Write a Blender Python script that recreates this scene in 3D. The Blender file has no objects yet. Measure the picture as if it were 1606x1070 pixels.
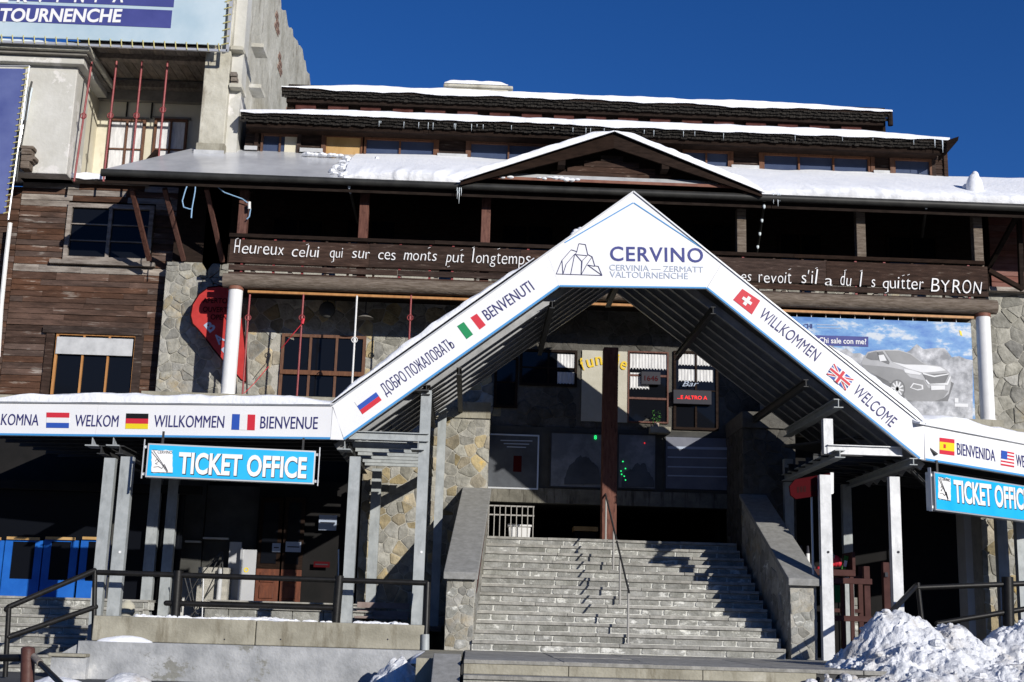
import bpy, math, random
from mathutils import Vector, Matrix, noise
random.seed(7)
R = math.radians
C = bpy.context.scene.collection
scn = bpy.context.scene

# ------------------------------------------------------------------ camera, sky, sun, exposure
EYE = Vector((0, 0, 1.6)); FPX = 2012.0
def _cam():
    p, a, r = R(12.3), R(1.5), R(1.7)
    fw = Vector((math.sin(a)*math.cos(p), math.cos(a)*math.cos(p), math.sin(p)))
    rt = Vector((math.cos(a), -math.sin(a), 0)); up = rt.cross(fw)
    return fw, rt*math.cos(r)+up*math.sin(r), up*math.cos(r)-rt*math.sin(r)
FW, RT, UP = _cam()
cd = bpy.data.cameras.new('camera'); cam = bpy.data.objects.new('camera', cd); C.objects.link(cam)
cam.matrix_world = Matrix(((RT.x, UP.x, -FW.x, EYE.x), (RT.y, UP.y, -FW.y, EYE.y), (RT.z, UP.z, -FW.z, EYE.z), (0, 0, 0, 1)))
cd.sensor_width = 36; cd.lens = 36*FPX/1606; cd.clip_start = .1; cd.clip_end = 3000
scn.camera = cam
w = bpy.data.worlds.new('World'); scn.world = w; w.use_nodes = True
nt = w.node_tree; bg = nt.nodes['Background']; sky = nt.nodes.new('ShaderNodeTexSky')
sky.sky_type = 'NISHITA'; sky.sun_disc = False; sky.sun_elevation = R(18); sky.sun_rotation = R(148)
sky.altitude = 3500; sky.air_density = 1.0; sky.dust_density = 0.0; sky.ozone_density = 3.5
hsv = nt.nodes.new('ShaderNodeHueSaturation'); hsv.inputs['Saturation'].default_value = 1.23; hsv.inputs['Value'].default_value = 2.1; hsv.inputs['Hue'].default_value = .513
nt.links.new(sky.outputs[0], hsv.inputs['Color']); nt.links.new(hsv.outputs[0], bg.inputs[0]); bg.inputs[1].default_value = 0.055
sd = bpy.data.lights.new('sun', 'SUN'); sun = bpy.data.objects.new('sun', sd); C.objects.link(sun)
sd.energy = 5.0; sd.angle = R(.5); sd.color = (1, .955, .88)
sv = Vector((.53*math.cos(R(18)), -.848*math.cos(R(18)), math.sin(R(18))))
sun.rotation_euler = sv.to_track_quat('Z', 'Y').to_euler(); sun.location = (10, -10, 20)
vs = scn.view_settings; vs.view_transform = 'Standard'; vs.look = 'None'; vs.exposure = -0.12; vs.gamma = 1; vs.use_curve_mapping = False

# ------------------------------------------------------------------ helpers
def ray(px, py): return FW*FPX + RT*(px-803) - UP*(py-535)
def P(px, py, Y):
    d = ray(px, py); return EYE + d*(Y/d.y)
class Plane:                                    # vertical wall plane through two ground points
    def __init__(s, a, b):
        s.a = Vector((a[0], a[1], 0)); u = Vector((b[0]-a[0], b[1]-a[1], 0)).normalized(); s.u = u
        s.n = Vector((u.y, -u.x, 0))            # towards the viewer
    def at(s, px, py, off=0):
        d = ray(px, py); o = s.a + s.n*off
        return EYE + d*((o-EYE).dot(s.n)/d.dot(s.n))
def FP(Y): return Plane((-1, Y), (1, Y))
def rect(x0, y0, x1, y1, Y):
    xm, ym = (x0+x1)/2, (y0+y1)/2
    return P(x0, ym, Y).x, P(x1, ym, Y).x, P(xm, y1, Y).z, P(xm, y0, Y).z

class MB:
    def __init__(s): s.v = []; s.f = []; s.m = []; s.mi = 0; s.sm = False
    def add(s, vs, fs):
        n = len(s.v); s.v += [Vector(v) for v in vs]; s.f += [tuple(i+n for i in f) for f in fs]; s.m += [s.mi]*len(fs); return s
    def mat(s, i): s.mi = i; return s
    def box(s, x0, x1, y0, y1, z0, z1):
        if x0 > x1: x0, x1 = x1, x0
        if y0 > y1: y0, y1 = y1, y0
        if z0 > z1: z0, z1 = z1, z0
        v = [(x, y, z) for x in (x0, x1) for y in (y0, y1) for z in (z0, z1)]
        return s.add(v, [(0,1,3,2),(4,6,7,5),(0,4,5,1),(2,3,7,6),(0,2,6,4),(1,5,7,3)])
    def frame(s, p, q, up=(0,0,1)):
        p, q = Vector(p), Vector(q); d = (q-p).normalized(); up = Vector(up)
        sd = d.cross(up)
        if sd.length < 1e-4: sd = d.cross(Vector((0,1,0)))
        sd.normalize(); return p, q, sd, sd.cross(d).normalized()
    def sweep(s, p, q, prof, up=(0,0,1)):       # prof: list of (side, up)
        p, q, sd, u = s.frame(p, q, up); n = len(prof)
        v = [p+sd*a+u*b for a, b in prof]+[q+sd*a+u*b for a, b in prof]
        f = [(i, (i+1) % n, n+(i+1) % n, n+i) for i in range(n)]
        return s.add(v, f+[tuple(range(n))[::-1], tuple(range(n, 2*n))])
    def bar(s, p, q, w_, h_, up=(0,0,1)):
        return s.sweep(p, q, [(-w_/2,-h_/2),(w_/2,-h_/2),(w_/2,h_/2),(-w_/2,h_/2)], up)
    def ibeam(s, p, q, w_, h_, t=.012, up=(0,0,1)):
        a, b = w_/2, h_/2; k = t/2
        return s.sweep(p, q, [(-a,-b),(a,-b),(a,-b+t),(k,-b+t),(k,b-t),(a,b-t),(a,b),(-a,b),(-a,b-t),(-k,b-t),(-k,-b+t),(-a,-b+t)], up)
    def tube(s, p, q, r, n=10, r2=None):
        p, q, sd, u = s.frame(p, q); r2 = r if r2 is None else r2; s.sm = True
        v = [p+(sd*math.cos(2*math.pi*i/n)+u*math.sin(2*math.pi*i/n))*r for i in range(n)]
        v += [q+(sd*math.cos(2*math.pi*i/n)+u*math.sin(2*math.pi*i/n))*r2 for i in range(n)]
        return s.add(v, [(i, (i+1) % n, n+(i+1) % n, n+i) for i in range(n)]+[tuple(range(n))[::-1], tuple(range(n, 2*n))])
    def path(s, pts, r, n=8):
        for a, b in zip(pts, pts[1:]): s.tube(a, b, r, n)
        return s
    def prism(s, poly, off):                    # poly: list of 3D points, off: thickness vector
        off = Vector(off); n = len(poly); v = [Vector(p) for p in poly]; v += [p+off for p in v]
        return s.add(v, [tuple(range(n)), tuple(range(n, 2*n))[::-1]]+[(i, n+i, n+(i+1) % n, (i+1) % n) for i in range(n)])
    def quad(s, *p): return s.add(p, [tuple(range(len(p)))])
    def ball(s, c, rx, ry, rz, n=10, m=6):
        c = Vector(c); s.sm = True; v = []
        for j in range(m+1):
            t = math.pi*j/m
            for i in range(n):
                a = 2*math.pi*i/n; v.append(c+Vector((rx*math.sin(t)*math.cos(a), ry*math.sin(t)*math.sin(a), rz*math.cos(t))))
        return s.add(v, [(j*n+i, (j+1)*n+i, (j+1)*n+(i+1) % n, j*n+(i+1) % n) for j in range(m) for i in range(n)])

LOC = {}
def wl(o): return LOC.get(o.name, Vector((0,0,0))) if o else Vector((0,0,0))
def link(name, me, loc, parent):
    o = bpy.data.objects.new(name, me); C.objects.link(o)
    loc = Vector(loc); LOC[o.name] = loc
    if parent: o.parent = parent; o.location = loc-wl(parent)
    else: o.location = loc
    return o
def build(name, mb, mats, parent=None, label=None, cat=None, group=None, kind=None, smooth=None, bev=0):
    if not isinstance(mats, (list, tuple)): mats = [mats]
    lo = Vector([min(v[i] for v in mb.v) for i in range(3)]); hi = Vector([max(v[i] for v in mb.v) for i in range(3)])
    c = (lo+hi)/2
    if not parent: c.z = lo.z
    me = bpy.data.meshes.new(name); me.from_pydata([v-c for v in mb.v], [], mb.f)
    for m in mats: me.materials.append(m)
    me.polygons.foreach_set('material_index', mb.m)
    import bmesh
    b = bmesh.new(); b.from_mesh(me); bmesh.ops.recalc_face_normals(b, faces=b.faces); b.to_mesh(me); b.free()
    sm = mb.sm if smooth is None else smooth
    if sm:
        me.polygons.foreach_set('use_smooth', [True]*len(me.polygons))
        try: me.set_sharp_from_angle(angle=R(38))
        except Exception: pass
    me.update()
    o = link(name, me, c, parent)
    if bev:
        bm_ = o.modifiers.new('bevel', 'BEVEL'); bm_.width = bev; bm_.segments = 2; bm_.limit_method = 'ANGLE'; bm_.angle_limit = R(50)
    return tag(o, label, cat, group, kind)
def tag(o, label=None, cat=None, group=None, kind=None):
    if label: o['label'] = label
    if cat: o['category'] = cat
    if group: o['group'] = group
    if kind: o['kind'] = kind
    return o
def thing(name, label, cat, loc, group=None):
    o = bpy.data.objects.new(name, None); C.objects.link(o); o.location = loc; LOC[o.name] = Vector(loc); o.empty_display_size = .2
    return tag(o, label, cat, group)
def copy_at(o, d, parent=None, label=None):       # a copy of a thing or part and all below it, moved by d
    c = o.copy(); C.objects.link(c); LOC[c.name] = wl(o)+Vector(d)
    if parent is not None: c.parent = parent
    c.location = LOC[c.name]-wl(c.parent) if c.parent else LOC[c.name]
    if label: c['label'] = label
    for ch in [k for k in bpy.data.objects if k.parent == o]:
        def rec(s, par):
            k = s.copy(); C.objects.link(k); k.parent = par; LOC[k.name] = wl(s)+Vector(d)
            for g in [z for z in bpy.data.objects if z.parent == s]: rec(g, k)
        rec(ch, c)
    return c

# ------------------------------------------------------------------ materials
def mat(name, col, rough=.8, col2=None, col3=None, scale=3, detail=6, rand=0, bump=0, bscale=40, metal=0, spec=.3, stretch=None, emit=None, contrast=(.35,.65), stain=None):
    m = bpy.data.materials.new(name); m.use_nodes = True; N = m.node_tree.nodes; L = m.node_tree.links; b = N['Principled BSDF']
    b.inputs['Roughness'].default_value = rough; b.inputs['Metallic'].default_value = metal; b.inputs['Specular IOR Level'].default_value = spec
    b.inputs['Base Color'].default_value = (*col, 1)
    if emit:
        b.inputs['Emission Color'].default_value = (*emit[0], 1); b.inputs['Emission Strength'].default_value = emit[1]
    geo = N.new('ShaderNodeNewGeometry'); vec = geo.outputs['Position']
    if rand or stretch:
        mp = N.new('ShaderNodeMapping'); L.new(vec, mp.inputs['Vector']); vec = mp.outputs[0]
        if stretch: mp.inputs['Scale'].default_value = stretch
        if rand:
            oi = N.new('ShaderNodeObjectInfo'); mu = N.new('ShaderNodeMath'); mu.operation = 'MULTIPLY'; mu.inputs[1].default_value = 37
            L.new(oi.outputs['Random'], mu.inputs[0]); cb = N.new('ShaderNodeCombineXYZ'); L.new(mu.outputs[0], cb.inputs[0]); L.new(mu.outputs[0], cb.inputs[2]); L.new(cb.outputs[0], mp.inputs['Location'])
    out = None
    if col2:
        n = N.new('ShaderNodeTexNoise'); n.inputs['Scale'].default_value = scale; n.inputs['Detail'].default_value = detail; n.inputs['Roughness'].default_value = .62
        L.new(vec, n.inputs['Vector'])
        cr = N.new('ShaderNodeValToRGB'); L.new(n.outputs['Fac'], cr.inputs[0]); e = cr.color_ramp.elements
        e[0].position, e[1].position = contrast; e[0].color = (*col, 1); e[1].color = (*col2, 1)
        if col3:
            k = e.new(contrast[1]+.08); k.color = (*col3, 1)
        out = cr.outputs[0]
    if stain:                                    # (colour, scale, threshold, softness, stretch)
        n = N.new('ShaderNodeTexNoise'); n.inputs['Scale'].default_value = stain[1]; n.inputs['Detail'].default_value = 8; n.inputs['Roughness'].default_value = .7
        mp2 = N.new('ShaderNodeMapping'); mp2.inputs['Scale'].default_value = stain[4]; mp2.inputs['Location'].default_value = (5.3, 2.1, 7.7)
        L.new(geo.outputs['Position'], mp2.inputs[0]); L.new(mp2.outputs[0], n.inputs['Vector'])
        mr = N.new('ShaderNodeMapRange'); mr.inputs[1].default_value = stain[2]; mr.inputs[2].default_value = stain[2]+stain[3]; L.new(n.outputs['Fac'], mr.inputs[0])
        mx = N.new('ShaderNodeMix'); mx.data_type = 'RGBA'; L.new(mr.outputs[0], mx.inputs[0])
        if out: L.new(out, mx.inputs[6])
        else: mx.inputs[6].default_value = (*col, 1)
        mx.inputs[7].default_value = (*stain[0], 1); out = mx.outputs[2]
    if rand:
        hs = N.new('ShaderNodeHueSaturation'); mr = N.new('ShaderNodeMapRange'); mr.inputs[3].default_value = 1-rand; mr.inputs[4].default_value = 1+rand
        L.new(oi.outputs['Random'], mr.inputs[0]); L.new(mr.outputs[0], hs.inputs['Value'])
        m2 = N.new('ShaderNodeMath'); m2.operation = 'FRACT'; m3 = N.new('ShaderNodeMath'); m3.operation = 'MULTIPLY'; m3.inputs[1].default_value = 13.7
        L.new(oi.outputs['Random'], m3.inputs[0]); L.new(m3.outputs[0], m2.inputs[0])
        mr2 = N.new('ShaderNodeMapRange'); mr2.inputs[3].default_value = 1-rand; mr2.inputs[4].default_value = 1+rand
        L.new(m2.outputs[0], mr2.inputs[0]); L.new(mr2.outputs[0], hs.inputs['Saturation'])
        if out: L.new(out, hs.inputs['Color'])
        else: hs.inputs['Color'].default_value = (*col, 1)
        out = hs.outputs[0]
    if out: L.new(out, b.inputs['Base Color'])
    if bump:
        n = N.new('ShaderNodeTexNoise'); n.inputs['Scale'].default_value = bscale; n.inputs['Detail'].default_value = 7; L.new(vec, n.inputs['Vector'])
        bp = N.new('ShaderNodeBump'); bp.inputs['Strength'].default_value = bump; bp.inputs['Distance'].default_value = .03
        L.new(n.outputs['Fac'], bp.inputs['Height']); L.new(bp.outputs[0], b.inputs['Normal'])
    return m
M = dict(
 plankdark=mat('faded_attic_board', (.06,.022,.018), .95, (.10,.04,.034), scale=6, spec=.1),
 shadelintel=mat('shaded_concrete', (.12,.115,.095), .95, (.20,.19,.16), scale=4, bump=.3, stain=((.06,.055,.045), 3, .52, .15, (4,4,.5))),  # lintel concrete darkened to carry the shade of the stair recess
 rafter=mat('zinc_rafter', (.26,.265,.27), .5, (.36,.365,.37), scale=6, metal=.45, spec=.3),
 shadestone=mat('shaded_field_stone', (.055,.052,.045), .95, (.10,.095,.085), (.14,.13,.12), scale=5, rand=.25, bump=.8, bscale=18),  # shaded copy of the field stone, for walls in the stair recess
 shademortar=mat('shaded_mortar', (.09,.085,.075), .95, (.13,.125,.11), scale=9, bump=.6, bscale=45),  # mortar with the recess shade put into its colour
 darkred2=mat('dark_red_paint_and_shade', (.05,.018,.016), .8, (.075,.03,.026), scale=5),  # shade on the fences, post and table is put into this colour
 brick=mat('old_brick', (.20,.12,.09), .95, (.30,.20,.15), scale=6),
 panel=mat('white_panel', (.80,.81,.83), .35, (.85,.85,.86), scale=1.2, spec=.4, stain=((.68,.68,.66), 2.2, .6, .3, (1,1,3))),
 navy=mat('navy_print', (.035,.035,.15), .5), skyline=mat('blue_print', (.07,.30,.62), .5), greyprint=mat('grey_print', (.38,.44,.55), .5),
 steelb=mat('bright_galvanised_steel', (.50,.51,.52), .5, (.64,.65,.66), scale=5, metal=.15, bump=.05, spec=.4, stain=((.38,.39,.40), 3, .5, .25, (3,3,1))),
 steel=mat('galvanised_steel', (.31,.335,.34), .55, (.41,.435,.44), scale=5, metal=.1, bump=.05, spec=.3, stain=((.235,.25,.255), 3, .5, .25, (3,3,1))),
 dsteel=mat('dark_steel', (.028,.03,.032), .6, (.045,.045,.045), scale=6),
 black=mat('black_paint', (.006,.006,.006), .45, (.014,.013,.012), scale=9, spec=.3, bump=.05),
 rust=mat('brown_painted_tube', (.07,.028,.024), .5, (.11,.05,.04), scale=9, bump=.1),
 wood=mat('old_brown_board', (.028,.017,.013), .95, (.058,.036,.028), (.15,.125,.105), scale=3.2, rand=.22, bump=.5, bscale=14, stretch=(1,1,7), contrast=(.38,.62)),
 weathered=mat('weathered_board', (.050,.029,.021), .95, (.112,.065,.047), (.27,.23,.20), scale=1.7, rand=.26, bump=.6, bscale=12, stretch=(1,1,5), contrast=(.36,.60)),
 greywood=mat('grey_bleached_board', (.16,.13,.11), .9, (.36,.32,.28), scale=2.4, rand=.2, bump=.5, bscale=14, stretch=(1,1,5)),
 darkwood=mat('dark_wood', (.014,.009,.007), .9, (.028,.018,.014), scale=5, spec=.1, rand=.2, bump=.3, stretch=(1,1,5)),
 redwood=mat('reddish_post_wood', (.10,.042,.032), .75, (.17,.08,.06), scale=4, rand=.1, bump=.3, stretch=(6,6,1), stain=((.05,.02,.015), 5, .56, .12, (3,3,1))),
 log=mat('weathered_log', (.10,.075,.055), .9, (.22,.18,.145), scale=4, bump=.6, bscale=12, stretch=(1,3,8)),
 plankred=mat('faded_red_board', (.17,.075,.06), .85, (.24,.12,.10), scale=3, rand=.15, bump=.3, stretch=(1,1,6)),
 orange=mat('varnished_pine', (.38,.17,.055), .5, (.50,.25,.09), scale=2, detail=4, stretch=(5,5,1)),
 framewood=mat('window_frame_wood', (.10,.045,.026), .7, (.16,.075,.042), scale=6, rand=.1, stretch=(4,4,1)),
 stone=mat('field_stone', (.20,.195,.17), .9, (.36,.35,.31), (.48,.47,.43), scale=5, rand=.30, bump=.8, bscale=18, stain=((.33,.26,.15), 1.3, .55, .2, (1,1,1))),
 ochre=mat('ochre_field_stone', (.22,.19,.13), .9, (.40,.34,.23), (.50,.38,.20), scale=4, rand=.38, bump=.8, bscale=18, contrast=(.35,.6)),
 mortar=mat('mortar', (.33,.32,.28), .95, (.46,.44,.39), scale=9, bump=.6, bscale=45),
 step=mat('step_stone', (.20,.20,.18), .85, (.34,.34,.315), (.50,.50,.47), scale=6, rand=.2, bump=.5, bscale=30, stain=((.60,.60,.56), 3.2, .56, .07, (1,1,2))),
 tread=mat('tread_slab', (.22,.215,.195), .85, (.38,.37,.34), scale=7, rand=.12, bump=.3, bscale=40),
 stepjoint=mat('pale_step_mortar', (.50,.50,.46), .95, (.66,.66,.62), scale=18, bump=.4, bscale=60),
 conc=mat('old_concrete', (.25,.235,.185), .9, (.38,.36,.29), (.46,.44,.37), scale=2.5, bump=.3, bscale=30, stain=((.15,.13,.09), 2.0, .53, .2, (2.5,2.5,.5))),
 capconc=mat('parapet_slab', (.22,.22,.21), .9, (.30,.30,.29), scale=10, bump=.25, bscale=90),
 plaster=mat('patched_grey_plaster', (.25,.26,.27), .95, (.42,.43,.44), (.56,.56,.55), scale=2.2, detail=10, bump=.6, bscale=14, contrast=(.34,.62), stain=((.22,.22,.20), 1.1, .585, .03, (1,1,1.3))),
 bconc=mat('stained_building_concrete', (.40,.38,.31), .95, (.58,.56,.48), (.70,.68,.62), scale=1.6, bump=.9, bscale=7, stain=((.24,.21,.16), 1.8, .55, .14, (1.6,1.6,.6))),
 bconcl=mat('pale_building_render', (.48,.47,.42), .95, (.60,.59,.55), scale=1.3, bump=.3, bscale=12, stain=((.68,.66,.63), 1.0, .55, .04, (1,1,1))),
 cream=mat('cream_wall', (.60,.56,.43), .9, (.68,.64,.52), scale=2, bump=.1, stain=((.42,.36,.24), 1.5, .6, .2, (2,2,.7))),
 soffit=mat('grey_soffit_board', (.12,.10,.08), .9, (.24,.20,.165), scale=3, rand=.25, bump=.4, stretch=(5,1,5)),
 greyband=mat('grey_render_band', (.16,.15,.135), .95, (.24,.225,.20), scale=3, bump=.3),
 glass=mat('window_glass', (.006,.007,.010), .06, spec=.14), glassb=mat('painted_sky_glass', (.045,.06,.11), .12, (.065,.085,.14), scale=1.5, spec=.6),  # second glass: mirrored sky painted in as a blue tint
 curtain=mat('lace_curtain', (.55,.55,.55), .9, (.75,.75,.75), scale=20, stretch=(1,1,.2)),
 snow=mat('snow', (.80,.82,.86), .65, (.88,.89,.91), scale=3, bump=.5, bscale=14, spec=.25),
 dirtysnow=mat('dirty_snow', (.62,.64,.67), .65, (.84,.85,.87), scale=2.6, bump=.9, bscale=22, spec=.3, stain=((.40,.36,.31), 1.5, .49, .22, (1,1,1))),
 ice=mat('ice', (.72,.80,.84), .15, spec=.8), iceroof=mat('icy_metal_sheet', (.44,.45,.47), .25, (.60,.61,.63), scale=1.1, metal=.1, spec=.6, bump=.05, bscale=2),
 flash=mat('metal_flashing', (.42,.43,.44), .5, (.55,.56,.57), scale=5),
 gutter=mat('dark_gutter', (.018,.018,.017), .5, (.035,.035,.032), scale=4), copper=mat('rusty_flashing', (.16,.055,.035), .6, (.25,.11,.07), scale=4),
 shingle=mat('dark_eave_shingle', (.010,.009,.008), .97, (.032,.028,.024), scale=14, rand=0, bump=.5),
 whitecol=mat('white_column_paint', (.74,.74,.73), .6, (.80,.80,.79), scale=5, bump=.08, stain=((.55,.54,.5), 4, .6, .2, (1,1,.4))),
 redrod=mat('red_iron', (.22,.03,.035), .5, (.30,.06,.06), scale=9), red=mat('red_flag_cloth', (.42,.03,.028), .85, (.50,.045,.04), scale=6),
 flagcharcoal=mat('dark_print', (.03,.008,.008), .9, spec=.05), blue=mat('blue_door_paint', (.01,.10,.42), .45, (.015,.13,.5), scale=4),
 cyan=mat('cyan_sign', (.01,.40,.78), .4, (.02,.45,.80), scale=2), white=mat('white_print', (.80,.80,.80), .5), dark=mat('dark_ink', (.02,.02,.03), .6),
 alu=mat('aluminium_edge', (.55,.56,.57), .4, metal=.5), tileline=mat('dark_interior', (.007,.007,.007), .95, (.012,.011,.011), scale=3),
 shadewall=mat('shaded_inner_wall', (.05,.05,.047), .95, (.075,.075,.07), scale=3), whitewall=mat('white_inner_wall', (.58,.58,.56), .9, (.66,.66,.64), scale=2),  # first wall colour has its shade put in, second is the plain white
 doorgrey=mat('grey_door', (.42,.43,.45), .6, (.48,.49,.5), scale=3), doorbrown=mat('brown_door', (.085,.028,.015), .6, (.16,.05,.024), scale=4, stretch=(5,5,1)),
 bench=mat('bench_slat', (.22,.17,.155), .8, (.30,.24,.22), scale=6), ground=mat('packed_snow_ground', (.06,.06,.065), .95, (.12,.125,.13), scale=.8, bump=.4),
 asphalt=mat('dark_paving', (.045,.045,.045), .95, (.08,.08,.078), scale=3, bump=.4),
 bill=mat('pale_blue_board', (.38,.50,.58), .6, (.50,.60,.66), scale=.8), indigo=mat('indigo_print', (.045,.055,.22), .6, (.06,.07,.26), scale=2),
 bannerblue=mat('dusk_blue_banner', (.06,.08,.25), .7, (.12,.15,.34), scale=.7), yellow=mat('yellow_print', (.75,.52,.03), .6), lacing=mat('yellow_lacing', (.55,.50,.22), .8),
 fr=mat('flag_blue', (.03,.09,.42), .5), flr=mat('flag_red', (.60,.03,.05), .5), flg=mat('flag_green', (.01,.25,.09), .5), fly=mat('flag_yellow', (.80,.62,.02), .5), flk=mat('flag_black', (.01,.01,.01), .5),
 led=mat('red_led', (.3,0,0), .5, emit=((1,.02,.02), 1.6)), gled=mat('green_led', (0,.3,.05), .5, emit=((.03,1,.25), 1.4)),
 darkred=mat('dark_red_sign', (.055,.006,.008), .95, spec=.02), green=mat('plant_green', (.04,.15,.03), .8, (.08,.25,.05), scale=20), terracotta=mat('pink_stone', (.4,.33,.27), .8),
 wire=mat('pale_blue_cable', (.25,.42,.62), .5), tan=mat('plywood', (.42,.25,.09), .6, (.52,.33,.14), scale=1.6, stretch=(3,3,1)), tarp=mat('blue_tarp', (.06,.12,.35), .5),
 shade_map=mat('ski_map_print', (.13,.145,.17), .6, (.25,.27,.30), (.08,.10,.13), scale=2.2, contrast=(.42,.62)),
 poster=mat('dark_poster', (.05,.055,.065), .5, (.09,.10,.115), scale=2), whiteboard=mat('pale_poster', (.12,.13,.17), .6, (.18,.19,.23), scale=2),
 beige=mat('beige_wall_panel', (.44,.42,.34), .85, (.52,.50,.42), scale=3, bump=.2),
 grille=mat('grey_grille_bar', (.34,.33,.31), .6), plastic=mat('white_plastic', (.66,.66,.66), .5),
)

# lettering: built-in font turned into mesh
def text_mesh(s, bold=0, shear=0, depth=.004, space=1):
    cu = bpy.data.curves.new('t', 'FONT'); cu.body = s; cu.offset = bold; cu.shear = shear; cu.extrude = depth; cu.space_character = space; cu.resolution_u = 4
    ob = bpy.data.objects.new('t', cu); C.objects.link(ob)
    dg = bpy.context.evaluated_depsgraph_get(); me = bpy.data.meshes.new_from_object(ob.evaluated_get(dg))
    bpy.data.objects.remove(ob); bpy.data.curves.remove(cu); return me
CAP = .0
def lettering(s, pl, p0, p1, cap, m, parent, off=.004, bold=0, shear=0, space=1, name='lettering', depth=.004, label=None, shift=(0,0)):
    """baseline from pixel p0 to pixel p1 on plane pl; cap = capital height in photo pixels"""
    global CAP
    if not CAP:
        h = text_mesh('H'); CAP = max(v.co.y for v in h.vertices)
    a, b = pl.at(*p0, off), pl.at(*p1, off); u = (b-a); W = u.length; u.normalize(); n = pl.n; v = n.cross(u).normalized()
    if v.z < 0: v = -v
    me = text_mesh(s, bold, shear, depth, space); xs = [q.co.x for q in me.vertices]; x0, x1 = min(xs), max(xs)
    H = cap/FPX*(a-EYE).dot(FW); sx = W/(x1-x0); sy = H/CAP
    a = a+u*shift[0]+v*shift[1]
    mb = MB(); mb.add([a+u*((q.co.x-x0)*sx)+v*(q.co.y*sy)+n*q.co.z for q in me.vertices], [tuple(f.vertices) for f in me.polygons])
    return build(name, mb, m, parent, label=label)
def flag(kind, pl, c, parent, off=.004):         # c: four pixel corners tl, tr, br, bl
    A, B, D, E_ = [pl.at(*q, off) for q in c]; mb = MB(); n = pl.n*.003
    def q(u0, v0, u1, v1, mi, lift=0):
        f = lambda u, v: A.lerp(B, u).lerp(E_.lerp(D, u), v)+n*lift*1.3
        mb.mat(mi).prism([f(u0,v0), f(u1,v0), f(u1,v1), f(u0,v1)], n)
    def poly(pts, mi, lift):
        f = lambda u, v: A.lerp(B, u).lerp(E_.lerp(D, u), v)+n*lift*1.3
        mb.mat(mi).prism([f(*p) for p in pts], n)
    ms = [M['white'], M['fr'], M['flr'], M['flg'], M['fly'], M['flk']]
    if kind == 'nl': [q(0, i/3, 1, (i+1)/3, m) for i, m in enumerate((2,0,1))]
    if kind == 'de': [q(0, i/3, 1, (i+1)/3, m) for i, m in enumerate((5,2,4))]
    if kind == 'ru': [q(0, i/3, 1, (i+1)/3, m) for i, m in enumerate((0,1,2))]
    if kind == 'fr': [q(i/3, 0, (i+1)/3, 1, m) for i, m in enumerate((1,0,2))]
    if kind == 'it': [q(i/3, 0, (i+1)/3, 1, m) for i, m in enumerate((3,0,2))]
    if kind == 'es':
        [q(0, a, 1, b, m) for a, b, m in ((0,.25,2),(.25,.75,4),(.75,1,2))]; q(.25,.38,.4,.62,2,1)
    if kind == 'ch':
        q(0,0,1,1,2); q(.42,.18,.58,.82,0,1); q(.26,.4,.74,.6,0,2)
    if kind == 'us':
        [q(0, i/9, 1, (i+1)/9, 2 if i % 2 == 0 else 0) for i in range(9)]; q(0,0,.45,.56,1,1)
    if kind == 'uk':
        q(0,0,1,1,1)
        for k, (m, t) in enumerate(((0,.11),(2,.045))):
            t2 = t*1.5
            poly([(0,0),(t,0),(1,1-t2),(1,1),(1-t,1),(0,t2)], m, 1+k); poly([(1,0),(1,t2),(t,1),(0,1),(0,1-t2),(1-t,0)], m, 1.3+k)
        q(.38,0,.62,1,0,3.4); q(0,.33,1,.67,0,3.6); q(.44,0,.56,1,2,4); q(0,.41,1,.59,2,4.2)
    return build('flag', mb, ms, parent)

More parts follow.
